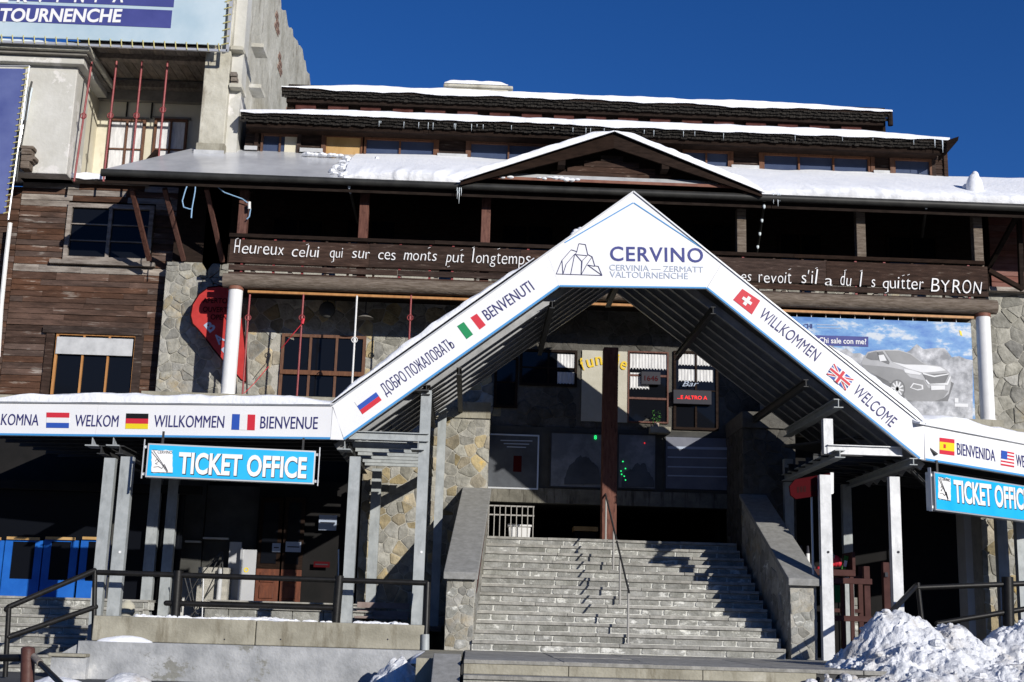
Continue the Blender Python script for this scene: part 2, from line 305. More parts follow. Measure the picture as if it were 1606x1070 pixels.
# masonry: irregular stones as separate pieces on a recessed mortar bed
def clip(poly, m_, n_):
    out = []
    for i, p in enumerate(poly):
        q = poly[(i+1) % len(poly)]; a = (p[0]-m_[0])*n_[0]+(p[1]-m_[1])*n_[1]; b = (q[0]-m_[0])*n_[0]+(q[1]-m_[1])*n_[1]
        if a <= 0: out.append(p)
        if (a < 0 < b) or (b < 0 < a): t = a/(a-b); out.append((p[0]+(q[0]-p[0])*t, p[1]+(q[1]-p[1])*t))
    return out
def stones(parent, o, u, v, n, W, H, sx, sz, ms, holes=(), joint=.012, proud=.035, seed=1, keep=None, jit=.38):
    rnd = random.Random(seed); o, u, v, n = Vector(o), Vector(u), Vector(v), Vector(n); S = []
    nz = max(1, round(H/sz))
    for j in range(-1, nz+1):
        nx = max(1, round(W/sx)); 
        for i in range(-1, nx+1):
            if rnd.random() > .12: S.append(((i+.5+rnd.uniform(-jit, jit)+(.5 if j % 2 else 0))*W/nx, (j+.5+rnd.uniform(-jit, jit))*H/nz))
            if rnd.random() < .13: S.append(((i+rnd.random())*W/nx, (j+rnd.random())*H/nz))
    cnt = 0
    for s in S:
        if not (0 < s[0] < W and 0 < s[1] < H): continue
        if any(a < s[0] < b and c < s[1] < d for a, b, c, d in holes): continue
        poly = [(0,0),(W,0),(W,H),(0,H)]
        poly = clip(clip(clip(clip(poly, (s[0]-2*sx,0), (-1,0)), (s[0]+2*sx,0), (1,0)), (0,s[1]-2*sz), (0,-1)), (0,s[1]+2*sz), (0,1))
        for t in S:
            if t is s or abs(t[0]-s[0]) > 3*sx or abs(t[1]-s[1]) > 3*sz: continue
            poly = clip(poly, ((s[0]+t[0])/2, (s[1]+t[1])/2), (t[0]-s[0], t[1]-s[1]))
            if len(poly) < 3: break
        for a, b, c, d in holes:                # cut back to the opening
            if len(poly) < 3: break
            if s[0] <= a and max(p[0] for p in poly) > a and max(p[1] for p in poly) > c and min(p[1] for p in poly) < d: poly = clip(poly, (a,0), (1,0))
            elif s[0] >= b and min(p[0] for p in poly) < b and max(p[1] for p in poly) > c and min(p[1] for p in poly) < d: poly = clip(poly, (b,0), (-1,0))
        if len(poly) < 3: continue
        cx = sum(p[0] for p in poly)/len(poly); cy = sum(p[1] for p in poly)/len(poly)
        if keep and not keep(o+u*cx+v*cy): continue
        r = max(math.hypot(p[0]-cx, p[1]-cy) for p in poly)
        if r < .03: continue
        k1 = 1-joint/r*.9; k2 = k1-.07; k3 = k1-.30; pr = proud*rnd.uniform(.12, .62)
        # round the corners a little by splitting edges
        pp = []
        for i in range(len(poly)):
            a, b = poly[i], poly[(i+1) % len(poly)]; pp += [(a[0]*.9+b[0]*.1, a[1]*.9+b[1]*.1), (a[0]*.1+b[0]*.9, a[1]*.1+b[1]*.9)]
        m = len(pp); rings = []
        for k, d in ((k1, -.03), (k1, pr*.45), (k2, pr*.9), (k3, pr*1.05)):
            rings.append([o+u*(cx+(p[0]-cx)*k)+v*(cy+(p[1]-cy)*k)+n*(d+rnd.uniform(-.004, .004)) for p in pp])
        mb = MB(); mb.add(sum(rings, []), [(a*m+i, a*m+(i+1) % m, (a+1)*m+(i+1) % m, (a+1)*m+i) for a in range(3) for i in range(m)]+[tuple(3*m+i for i in range(m))]); mb.sm = True
        build('stone', mb, ms[0] if rnd.random() < .6 else ms[-1], parent); cnt += 1
    return cnt
def wall_stones(parent, x0, x1, z0, z1, Y, sx, sz, ms, holes=(), **k):
    return stones(parent, (x0, Y, z0), (1,0,0), (0,0,1), (0,-1,0), x1-x0, z1-z0, sx, sz, ms, [(a-x0, b-x0, c-z0, d-z0) for a, b, c, d in holes], **k)
def planks(parent, x0, x1, z0, z1, Y, h, ml, m, holes=(), seed=1, lap=.014, th=.028, name='plank', clipf=None, m2=None, p2=0):
    rnd = random.Random(seed); n = round((z1-z0)/h); h = (z1-z0)/n
    for r in range(n):
        a, b = z0+r*h, z0+(r+1)*h; xs = [(x0, x1)]
        if clipf: xs = [clipf((a+b)/2)]
        for hx0, hx1, hz0, hz1 in holes:
            if a < hz1-.02 and b > hz0+.02:
                o = []
                for s, e in xs:
                    if hx0 > s and hx0 < e: o.append((s, hx0))
                    if hx1 < e and hx1 > s: o.append((hx1, e))
                    if hx0 >= e or hx1 <= s: o.append((s, e))
                xs = o
        for s, e in xs:
            if e-s < .02: continue
            x = s-rnd.uniform(0, ml*.6)
            while x < e:
                x2 = x+ml*rnd.uniform(.7, 1.4); p, q = max(x, s), min(x2, e); x = x2
                if q-p < .03: continue
                if e-q < .25: q = e; x = e+1
                t = rnd.uniform(0, lap); mb = MB()
                # lapped board: bottom edge proud of the top edge
                y0 = Y-th-t; d = rnd.uniform(-.006, .006)
                mb.sm = False
                mb.add([(p+.002,y0,a+.004+d),(q-.002,y0+rnd.uniform(-.004,.004),a+.004-d),(q-.002,y0+.014,b-.002),(p+.002,y0+.014,b-.002),(p+.002,Y,a+.004+d),(q-.002,Y,a+.004-d),(q-.002,Y,b-.002),(p+.002,Y,b-.002)],
                       [(0,1,2,3),(7,6,5,4),(0,4,5,1),(3,2,6,7),(0,3,7,4),(1,5,6,2)])
                build(name, mb, m2 if m2 and rnd.random() < p2 else m, parent)
def nz_(x, y, z, s): return noise.noise(Vector((x*s, y*s, z*s)))
def snow_strip(name, p0, p1, q0, q1, th, m, label, seed=0, amp=.4, nx=90, parent=None, hang=.03, rag=.03, kind='stuff', nv=7, f=1.6):
    """layer of snow on the slope between front edge p0-p1 and back edge q0-q1 with a rounded uneven front"""
    p0, p1, q0, q1 = map(Vector, (p0, p1, q0, q1)); mb = MB(); mb.sm = True; v = []; prof = [(-.02,-hang),(-.06,.0),(-.055,.45),(-.02,.85),(.05,1.0)]+[(.05+.95*k/nv,1.0) for k in range(1, nv+1)]
    for i in range(nx+1):
        t = i/nx; a, b = p0.lerp(p1, t), q0.lerp(q1, t); d = (b-a).normalized(); up = (p1-p0).cross(b-a).normalized()
        if up.z < 0: up = -up
        L_ = (b-a).length; w_ = nz_(a.x+seed, a.y, 0, f)*.5+nz_(a.x+seed, 3, 0, f*4)*.25+nz_(a.x+seed, 7, 0, f*11)*.07
        tt = th*(1+amp*w_*2)*min(1, 6*t+.25, 6*(1-t)+.25)
        for s, k in prof:
            g = nz_(a.x+seed, s*9+k*2, 5, f*3)*th*.14
            if s < .06: v.append(a+d*(s*1.0-rag*w_*1.6*(1 if s < .05 else 0))+up*(tt*k+g if k > 0 else -hang*(1+w_*3 if w_ > -.3 else .1)))
            else:
                k2_ = (s-.05)/.95; t2 = (tt*(1-min(1,k2_*4))+th*min(1,k2_*4))*(1-.75*k2_)+.25*k2_*th*nz_(a.x+seed+k2_*2, k2_*3, 4, 1.3); v.append(a+d*(s*L_)+up*max(.012, t2))
    n = len(prof)
    mb.add(v, [(i*n+j, i*n+j+1, (i+1)*n+j+1, (i+1)*n+j) for i in range(nx) for j in range(n-1)])
    for i in (0, nx):   # ends
        mb.add([v[i*n+j] for j in range(n)], [tuple(range(n))])
    return build(name, mb, m, parent, label=label, kind=kind, cat='snow' if label else None)
def window(parent, x0, x1, z0, z1, Y, nx=2, nz=1, fw=.05, fm=None, gm=None, proud=.05, name='window', recess=.0, bar=.025):
    """frame proud of plane Y, panes set behind it"""
    fm = fm or M['framewood']; gm = gm or M['glass']; mb = MB()
    for a, b, c, d in ((x0,x0+fw,z0,z1),(x1-fw,x1,z0,z1),(x0+fw,x1-fw,z1-fw,z1),(x0+fw,x1-fw,z0,z0+fw)): mb.box(a, b, Y-proud, Y, c, d)
    W, H = (x1-x0-2*fw)/nx, (z1-z0-2*fw)/nz
    for i in range(1, nx): mb.box(x0+fw+W*i-fw*.4, x0+fw+W*i+fw*.4, Y-proud*.9, Y, z0+fw, z1-fw)
    for j in range(1, nz): mb.box(x0+fw+.002, x1-fw-.002, Y-proud*.7, Y-.004, z0+fw+H*j-bar/2, z0+fw+H*j+bar/2)
    f = build(name, mb, fm, parent)
    for i in range(nx):
        for j in range(nz):
            g = MB().box(x0+fw+W*i+.003, x0+fw+W*(i+1)-.003, Y-.012, Y-.003, z0+fw+H*j+.003, z0+fw+H*(j+1)-.003); build('pane', g, gm, f)
    return f

# ================================================================== GROUND, LANDING, LOWER STEPS
build('ground', MB().add([(-300,-300,0),(300,-300,0),(300,300,0),(-300,300,0)], [(0,1,2,3)]), M['ground'], kind='structure')
hb = MB(); hb.sm = True; nn = 60; vv = []          # the valley side behind the photographer
for j, (rr, zz) in enumerate(((150,-.5),(260,20),(420,52),(600,95),(640,-2))):
    for i in range(nn+1):
        a = math.pi*1.02+math.pi*.96*i/nn; vv.append((rr*math.cos(a), rr*math.sin(a), zz*(1+.22*noise.noise(Vector((i*.21, j*.8, 0)))) if 0 < zz else zz))
hb.add(vv, [(j*(nn+1)+i, j*(nn+1)+i+1, (j+1)*(nn+1)+i+1, (j+1)*(nn+1)+i) for j in range(4) for i in range(nn)])
build('hills', hb, mat('wooded_snowy_slope', (.025,.035,.028), .95, (.10,.11,.12), scale=.03, contrast=(.5,.66)), kind='structure')
ZL = 1.15
sx0, sx1 = P(727,1040,15.3).x, P(1283,1045,15.3).x
pav = build('forecourt', MB().box(sx0-.02, 14, 15.33, 24.2, .2, ZL-.05), M['asphalt'], kind='structure')
lx = sx0
while lx < 6.2:                                    # landing slabs
    W_ = random.uniform(1.0, 1.5); xe = min(lx+W_, 6.2); ly = 15.3
    while ly < 19.95:
        ye = min(ly+random.uniform(.9, 1.3), 20.03)
        if 20.03-ye < .3: ye = 20.03
        build('paving_slab', MB().box(lx+.005, xe-.005, ly+.005, ye-.005, ZL-.05, ZL+random.uniform(-.003,.003)), M['tread'], pav, bev=.006); ly = ye
    lx = xe
front = thing('lower_steps', 'low concrete steps at the foot of the stone staircase', 'steps', ((sx0+sx1)/2, 15, 0))
for i in range(6):
    z1_ = ZL-.16*i; y0 = 15.3-.36*i
    build('step_slab', MB().box(sx0+random.uniform(-.01,.01), sx1+.12*i, y0-.03 if i else y0-.01, y0+.40 if i else 15.305, z1_-.045, z1_-.002*(i == 0)), M['tread'], front, bev=.006)
    x = sx0
    while x < sx1+.12*i-.05:
        e = min(x+random.uniform(.9, 1.6), sx1+.12*i-.02); build('riser_block', MB().box(x+.004, e-.004, y0+random.uniform(0,.006), y0+.4, z1_-.16, z1_-.047), M['conc'] if i % 2 == 0 else M['step'], front, bev=.005); x = e

# ================================================================== MAIN STAIRCASE
st = thing('stone_staircase', 'wide flight of worn stone steps under the white gable canopy', 'staircase', (2.45, 20, ZL))
SX0, SX1, NR, RH, TD = .12, 4.84, 13, .15, .30
rnd = random.Random(3)
for i in range(NR):
    SX0 = .05+.0175*i; y0, zb, zt = 20+TD*i, ZL+RH*i, ZL+RH*(i+1)
    build('mortar_bed', MB().box(SX0, SX1, y0+.003, y0+TD+.05, zb-.02, zt-.05), M['stepjoint'], st)
    x = SX0
    while x < SX1-.02:
        W_ = rnd.choice((.24,.3,.42,.55,.66))*rnd.uniform(.85, 1.15); e = min(x+W_, SX1)
        if SX1-e < .14: e = SX1
        pr = rnd.uniform(.004, .014); m_ = rnd.uniform(.014,.030); c_ = [rnd.uniform(-.006,.006) for _ in range(8)]
        mb = MB(); a0, a1, b0, b1 = x+m_*.6, e-m_*.6, zb+.014, zt-.058
        mb.prism([(a0+.012,y0-pr,b0+c_[0]),(a1-.012,y0-pr+c_[2]*.5,b0+c_[1]),(a1+c_[4]*.4,y0-pr,b0+.02),(a1+c_[3]*.4,y0-pr,b1-.015),(a1-.015,y0-pr,b1+c_[5]*.5),(a0+.015,y0-pr+c_[6]*.5,b1),(a0+c_[7]*.4,y0-pr,b1-.02),(a0,y0-pr,b0+.018)], (0,.05,0))
        build('stone_block', mb, M['step'], st); x = e
    x = SX0
    while x < SX1-.02:
        e = min(x+rnd.uniform(.9, 1.5), SX1)
        if SX1-e < .4: e = SX1
        d = rnd.uniform(-.003, .003); build('tread_slab', MB().box(x+.003, e-.003, y0-.035+rnd.uniform(-.006,.006), y0+TD+.06 if i < NR-1 else y0+1.9, zt-.048, zt+d), M['tread'], st, bev=.005); x = e
SX0 = .15; ZT = ZL+NR*RH; YT = 20+TD*(NR-1)
build('core', MB().prism([(.3,20.1,ZL-.3),(.3,YT+.4,ZL-.3),(.3,YT+.4,ZT-.12),(.3,YT+.1,ZT-.12),(.3,20.1,ZL+.02)], (SX1-.32,0,0)), M['mortar'], st)
# side parapets
def parapet(x0, x1, zf, zt, label, yb=23.58, seedn=5, k=0):
    def sk(mb):
        for v in mb.v: v.x += k*(v.y-20.04)
        return mb
    t = thing('stair_parapet', label, 'parapet wall', ((x0+x1)/2, 20, ZL))
    build('wall', sk(MB().prism([(x0,20.04,.6),(x0,yb,.6),(x0,yb,zt),(x0,20.04,zf)], (x1-x0,0,0))), M['mortar'], t)
    sl = (zt-zf)/(yb-20.04); mb = MB()
    a, b = x0-.05, x1+.05
    mb.prism([(a,19.94,zf-.03-sl*.1+.03),(a,yb+.0,zt+.03),(a,yb+.0,zt+.11),(a,19.94,zf+.11-sl*.1)], (b-a,0,0))
    build('cap_slab', sk(mb), M['capconc'], t, bev=.012)
    wall_stones(t, x0, x1, ZL, zf-.03, 20.04, .17, .13, [M['stone'],M['step']], seed=seedn, joint=.008, proud=.02)
    for sgn, X in ((1, x1), (-1, x0)):
        o = (X, 20.04 if sgn > 0 else yb, ZL); u = (k,1,0) if sgn > 0 else (-k,-1,0)
        if sgn < 0: o = (X+k*(yb-20.04), yb, ZL)
        stones(t, o, u, (0,0,1), (sgn,0,0), yb-20.04, zt-ZL, .34, .24, [M['stone'],M['step']], seed=seedn+sgn, joint=.01, proud=.02,
               keep=lambda q, sl=sl: q.z < zf+sl*(q.y-20.04)-.14 and (q.z > ZL+(q.y-20)*.5-.1 or True))
    return t
lx0, lx1 = P(697,960,20).x, P(738,960,20).x
pl_ = parapet(lx0+.02, lx1+.05, 2.24, 3.86, 'sunlit stone parapet with smooth grey cap at the left side of the stairs', k=.058)
rx0, rx1 = P(1241,960,20).x, P(1285,960,20).x
pr_ = parapet(rx0, rx1-.03, 2.30, 3.9, 'stone parapet with grey cap at the right side of the stairs, crossed by shadows', seedn=25)
# bottom parapet stub left of the lowest steps
rx_a, rx_b = P(679,1031,15.4).x, P(724,1031,15.4).x-.01
t = thing('low_ramp_wall', 'short sloping grey slab wall left of the lowest steps', 'wall', (rx_a+.2, 15, 0))
build('wall', MB().prism([(rx_a+.02,13.2,0),(rx_a+.02,15.62,0),(rx_a+.02,15.62,1.12),(rx_a+.02,13.2,.05)], (rx_b-rx_a-.04,0,0)), M['mortar'], t)
build('cap_slab', MB().prism([(rx_a,13.1,.03),(rx_a,15.66,1.13),(rx_a,15.66,1.20),(rx_a,13.1,.10)], (rx_b-rx_a,0,0)), M['capconc'], t, bev=.01)
ll = P(668,1010,19).x
build('landing_edge', MB().box(ll, sx0-.03, 15.68, 20.0, .2, ZL-.012), M['conc'], None, kind='structure')

# central handrail
X_ = P(986,1018,20.1).x
hr = thing('stair_handrail', 'grey metal handrail running up the middle of the steps', 'handrail', (X_, 20.2, ZL))
def hz(y): return ZL+.15+(y-20)*.5+.72
for ya, yb in ((20.12, 21.9), (22.0, 24.0)):
    mb = MB(); mb.sm = True; mb.tube((X_, ya, hz(ya)), (X_, yb, hz(yb)-(.0)), .017, 10); build('rail', mb, M['dsteel'], hr)
for y in (20.2, 21.35, 22.4, 23.75):
    z0_ = ZL+RH*(math.floor((y-20)/TD+1e-6)+1)
    build('post', MB().tube((X_, y, z0_-.01), (X_, y, hz(y)-.02), .018, 10), M['grille'], hr)
    build('base_plate', MB().box(X_-.04, X_+.04, y-.04, y+.04, z0_-.002, z0_+.012), M['grille'], hr)
# left wall handrail
wx = P(747,925,20.4).x; wx2 = P(766,790,23.5).x; za, zb_ = P(747,925,20.4).z, P(766,790,23.5).z
t = thing('wall_handrail', 'thin brown handrail fixed along the left parapet', 'handrail', (wx, 20.4, 2))
mb = MB(); mb.path([(wx-.03,20.35,za-.12),(wx,20.35,za),(wx2,23.5,zb_),(wx2,23.62,zb_+.01),(wx2-.02,23.62,zb_-.15)], .018); build('rail', mb, M['darkred2'], t)
for y in (20.6, 21.6, 22.6, 23.4):
    zz = za+(y-20.35)*(zb_-za)/3.15; xw = wx+(wx2-wx)*(y-20.35)/3.15; build('bracket', MB().tube((xw, y, zz-.02), (xw-.09, y, zz-.07), .01, 6), M['rust'], t)

# ================================================================== LODGE: lower stone storey
lod = thing('stone_lodge', 'large chalet-style lodge of stone and dark wood with snow on its roofs', 'building', (3, 26, 0))
YW, YU = 23.6, 25.2                                # lower wall plane, main wall plane
ZTER = P(700,640,YW).z+.12                         # terrace floor
wx0, wx1 = P(563,850,YW).x, P(767,720,YW).x
build('lower_wall', MB().box(wx0, wx1-.02, YW, 25.9, .6, ZTER-.3), M['mortar'], lod)
wall_stones(lod, wx0, wx1, 1.3, ZTER-.3, YW, .23, .18, [M['stone'], M['ochre']], seed=11, joint=.012, proud=.035)
stones(lod, (wx1-.02, YW, 3.1), (0,1,0), (0,0,1), (1,0,0), 1.6, ZTER-3.4, .33, .24, [M['stone'], M['ochre']], seed=12)
rwx = SX1+.12
build('lower_wall', MB().box(rwx+.02, rwx+1.0, YW+.02, 25.9, .6, ZTER-.3), M['shademortar'], lod)
wall_stones(lod, rwx+.02, rwx+1.0, 1.3, ZTER-.3, YW+.02, .27, .22, [M['shadestone']], seed=14)
stones(lod, (rwx+.02, 25.2, 3.1), (0,-1,0), (0,0,1), (-1,0,0), 1.6, ZTER-3.4, .33, .24, [M['shadestone']], seed=15)
# rear wall of lower storey left (entrance hall of ticket office) and right
HB = 24.6
for a, b in ((-16, wx0), (rwx+1.0, 16)):
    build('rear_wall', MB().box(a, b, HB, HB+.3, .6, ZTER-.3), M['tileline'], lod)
# terraces
tl0, tr1 = P(256,620,YU).x, P(1572,657,23.6).x
for a, b, m in ((tl0, wx1, 'conc'), (rwx, rwx+1.3, 'shademortar'), (rwx+1.3, tr1, 'conc')):
    build('terrace_slab', MB().box(a, b, 23.55, YU, ZTER-.3, ZTER), M[m], lod)
for a, b in ((-16, tl0), (tr1, 16)):
    build('terrace_slab', MB().box(a, b, 24.4, 26, ZTER-.3, ZTER-.02), M['conc'], lod)
# main wall backing, with the lit floor-to-eave storeys
ux0, ux1 = P(262,500,YU).x, 13.5
ZB1 = P(700,445,YU).z                              # balcony floor level on the wall
cm0, cm1 = P(768,520,YU).x, P(1195,520,YU).x
for a, b, m in ((ux0, cm0, 'mortar'), (cm0, cm1, 'shademortar'), (cm1, ux1, 'mortar')): build('upper_wall', MB().box(a, b, YU, YU+.3, ZTER, ZB1+.25), M[m], lod)
build('balcony_wall', MB().box(ux0, P(1548,400,YU).x, YU, YU+.3, ZB1+.25, 10.7), M['darkwood'], lod)
# windows of level one
def win(px, nx, nz, Y=YU, fm=None, gm=None, fw=.05, proud=.05, recess=0, parent=lod, bar=.025):
    a, b, c, d = rect(*px, Y); return window(parent, a, b, c, d, Y, nx, nz, fw, fm, gm, proud, bar=bar), (a, b, c, d)
f_, H1 = win((439,526,572,640), 3, 1, fm=M['framewood'], fw=.06)
for i in range(1):
    a, b, c, d = H1; build('transom', MB().box(a+.01, b-.01, YU-.075, YU-.052, c+(d-c)*.44, c+(d-c)*.5), M['framewood'], f_)
f_, Hc = win((815,549,905,606), 2, 2, fw=.05, fm=M['darkwood'])
f_, Hd = win((984,552,1048,664), 1, 3, fm=M['redwood'], fw=.03, bar=.04)
f_, He = win((1056,552,1126,675), 2, 2, fm=M['darkwood'], fw=.05)
f_, Hf = win((775,560,812,640), 1, 2, fm=M['darkwood'], fw=.05)
holes = [H1, Hc, Hd, He, Hf, rect(770,670,1165,850,YU), rect(905,545,986,660,YU), (tl0-1, wx1-.2, 0, ZTER), (rwx, 16, 0, ZTER)]
def k1(q): return not (q.z > ZB1-.1 and P(340,500,YU).x < q.x < P(1548,500,YU).x)
# left corner strip, wall behind terrace left, centre above stairs, right
wall_stones(lod, P(252,520,YU).x, P(352,520,YU).x, ZTER-.2, P(300,412,YU).z, YU, .30, .17, [M['stone'],M['stone']], seed=21, proud=.04)
build('corner_core', MB().box(P(252,520,YU).x, ux0, YU+.004, YU+.6, 1, P(300,412,YU).z), M['mortar'], lod)
wall_stones(lod, P(352,520,YU).x, P(790,520,YU).x, ZTER, P(560,470,YU).z, YU, .36, .24, [M['stone'],M['ochre']], holes=holes, seed=22)
wall_stones(lod, P(790,520,YU).x, P(1190,520,YU).x, P(900,672,YU).z, P(960,490,YU).z, YU, .36, .24, [M['shadestone']], holes=holes, seed=23)
wall_stones(lod, P(1190,520,YU).x, P(1700,520,YU).x, ZTER, P(1580,462,YU).z, YU, .36, .24, [M['stone'],M['stone']], holes=holes, seed=24, proud=.05)
# lace curtains in the centre windows
for px in ((874,556,904,580),(874,584,904,604),(988,556,1046,581),(988,585,1018,612),(1064,556,1122,575),(1064,580,1118,600)):
    a, b, c, d = rect(*px, YU-.016); n_ = max(3, int((b-a)/.06)); mb = MB(); v = []
    for i in range(n_*4+1):
        x = a+(b-a)*i/(n_*4); y = YU-.018-.006*(1+math.sin(i*math.pi/2+.3)); zb2 = c+(d-c)*.14*abs(math.sin(i*.8)); v += [(x,y,zb2),(x,y,d)]
    mb.add(v, [(2*i,2*i+2,2*i+3,2*i+1) for i in range(n_*4)]); build('curtain', mb, M['curtain'], lod)
# beige panel with curved yellow lettering
a, b, c, d = rect(912,551,984,662,YU)
build('wall_panel', MB().box(a, b, YU-.035, YU, c, d), M['beige'], lod)
bl = thing('yellow_wall_lettering', 'curved yellow word on the beige wall panel above the stairs', 'sign', (a+.3, YU-.05, c+.8))
for i, (ch, x, y, rot) in enumerate((('f',914,581,18),('u',922,577,12),('n',935,573,7),('i',949,571,1),('v',954,572,-6),('i',965,573,-8),('e',971,577,-22))):
    q = FP(YU-.04); w_ = 5 if ch in 'if' else 10; dx, dy = w_*math.cos(R(rot)), -w_*math.sin(R(rot))
    lettering(ch, q, (x, y), (x+dx, y+dy), 19, M['yellow'], bl, bold=.012, depth=.012, off=.006, name='letter')
# posters on the lower centre wall, lintel, opening below
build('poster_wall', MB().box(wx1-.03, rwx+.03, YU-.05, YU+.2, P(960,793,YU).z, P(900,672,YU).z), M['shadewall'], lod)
build('lintel', MB().box(wx1-.03, rwx+.03, YU-.09, YU-.052, P(960,793,YU).z, P(960,770,YU).z), M['shadelintel'], lod)
build('upper_wall', MB().box(wx1-.03, rwx+.03, YU+.002, YU+.3, P(900,672,YU).z-.05, ZTER-.001), M['shademortar'], lod)
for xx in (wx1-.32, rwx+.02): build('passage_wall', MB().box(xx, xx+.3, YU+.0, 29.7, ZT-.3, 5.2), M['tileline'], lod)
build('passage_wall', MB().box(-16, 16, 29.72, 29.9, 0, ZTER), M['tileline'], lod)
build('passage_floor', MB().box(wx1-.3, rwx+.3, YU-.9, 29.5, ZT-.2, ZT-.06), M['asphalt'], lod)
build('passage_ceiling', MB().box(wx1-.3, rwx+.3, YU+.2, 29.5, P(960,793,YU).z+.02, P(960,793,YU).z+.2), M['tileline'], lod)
def board(name, px, Y, ms, fr, label, cat='poster', th=.03, fw=.03):
    a, b, c, d = rect(*px, Y); t = thing(name, label, cat, ((a+b)/2, Y, c))
    mb = MB(); mb.box(a,b,Y,Y+th,c,c+fw).box(a,b,Y,Y+th,d-fw,d).box(a,a+fw,Y,Y+th,c+fw,d-fw).box(b-fw,b,Y,Y+th,c+fw,d-fw); build('frame', mb, fr, t)
    build('sheet', MB().box(a+fw+.002, b-fw-.002, Y+.01, Y+th-.002, c+fw+.002, d-fw-.002), ms, t); return t, (a, b, c, d)
YP = YU-.1
t, _ = board('framed_poster', (762,681,845,767), YP, M['poster'], M['alu'], 'dark framed poster left of the ski maps, its lower corner in the sun')
for k in range(3): build('print_band', MB().prism([FP(YP).at(x, y, .004) for x, y in ((785+k*5,690+k*5),(835-k*5,691+k*5),(835-k*5,692.6+k*5),(785+k*5,691.6+k*5))], (0,.003,0)), M['greyprint'], t)
build('picture', MB().box(*[P(x,730,YP).x for x in (805,818)], YP+.003, YP+.009, P(810,740,YP).z, P(810,715,YP).z), M['darkred'], t)
t, _ = board('ski_map', (862,678,948,766), YP, M['shade_map'], M['dsteel'], 'printed ski area map left of the centre wooden post')
def hills_print(t, x0, x1, y0, y1, sd):
    r = random.Random(sd); pts = [FP(YP).at(x0, y1, .004)]
    for k in range(41):
        u = k/40; pts.append(FP(YP).at(x0+(x1-x0)*u, y0+(y1-y0)*(.30+.55*(2*u-1)**2+.22*noise.noise(Vector((u*5+sd*3,0,0)))+.08*noise.noise(Vector((u*17+sd,1,0)))), .004))
    pts.append(FP(YP).at(x1, y1, .004)); build('mountain_print', MB().prism(pts, (0,.004,0)), M['poster'], t)
hills_print(t, 885, 943, 695, 760, 2)
lettering('8', FP(YP), (932,689), (936,689), 6, M['gled'], t, bold=.01)
t, _ = board('ski_map', (968,680,1030,768), YP, M['shade_map'], M['dsteel'], 'ski area map with green lights right of the centre wooden post'); hills_print(t, 975, 1026, 712, 764, 5)
mb = MB()
for x, y in ((977,724),(981,735),(974,739),(975,744),(979,747),(981,753)): mb.ball(FP(YP).at(x, y, .004), .014, .008, .014, 8, 4)
build('indicator_light', mb, M['gled'], t); build('indicator_light', MB().ball(FP(YP).at(1011,695,.004), .012, .008, .012, 8, 4), M['led'], t)
t, _ = board('notice_board', (1042,684,1150,770), YP, M['whiteboard'], M['dsteel'], 'wide pale notice board at the right end of the map wall')
for k, y in enumerate((700,716,731,745)): build('print_band', MB().prism([FP(YP).at(x, yy, .004) for x, yy in ((1047,y),(1146,y+2),(1146,y+4+2*(k == 0)),(1047,y+2+2*(k == 0)))], (0,.003,0)), M['greyprint'], t)
# red LED ticker and clock
a, b, c, d = rect(1056,612,1116,634,YU-.14); t = thing('led_ticker', 'black box with red running text above the notice board', 'display', (a, YU-.14, c))
build('housing', MB().box(a, b, YU-.14, YU-.06, c, d), M['dark'], t, bev=.008); lettering('...E ALTRO A', FP(YU-.14), (1062,625.5), (1109,627), 5.5, M['led'], t, bold=.006)
a, b, c, d = rect(1006,583,1036,603,YU-.12); t = thing('led_clock', 'small dark box with dim red digits behind the curtained window', 'display', (a, YU-.12, c))
build('housing', MB().box(a, b, YU-.12, YU-.06, c, d), M['dark'], t, bev=.006); lettering('1646', FP(YU-.12), (1011,597), (1032,597.7), 8, M['darkred'], t)
t = thing('bar_sign', 'small white script word Bar above the red running text', 'sign', P(1085,604,YU-.1)); lettering('Bar', FP(YU-.12), (1070,606), (1096,606), 8, M['greyprint'], t, shear=.4)
mb = MB(); rr = random.Random(4); c0 = P(1029,656,YU-.2)
for k in range(60):
    p = c0+Vector((rr.uniform(-.09,.09), rr.uniform(-.06,.06), rr.uniform(-.14,.14))); q = Vector([rr.uniform(-1,1) for _ in range(3)])*.035; r2 = Vector([rr.uniform(-1,1) for _ in range(3)])*.03; mb.add([p, p+q, p+r2], [(0,1,2)])
t = thing('potted_plant', 'small green plant on the sill under the curtained window', 'plant', (c0.x, c0.y, c0.z-.2)); build('leaves', mb, M['green'], t)
build('pot', MB().tube((c0.x, c0.y, c0.z-.2), (c0.x, c0.y, c0.z-.1), .05, 12, .065), M['terracotta'], t)
a, b, c, d = rect(1020,669,1052,679,YU-.3); build('sill', MB().box(a, b, YU-.3, YU-.05, c, d), M['conc'], lod, bev=.01)
# brown centre post
a, b, c, d = rect(945,479,968,849,YT+.35)
t = thing('centre_post', 'tall brown timber post at the head of the stairs', 'post', ((a+b)/2, YT+.4, ZT)); build('shaft', MB().box(a, b, YT+.27, YT+.27+(b-a), ZT-.0, P(955,545,YT+.3).z), M['redwood'], t, bev=.012)
build('foot_plate', MB().box(a-.03, b+.03, YT+.24, YT+.3+(b-a), ZT+.001, ZT+.02), M['dsteel'], t)
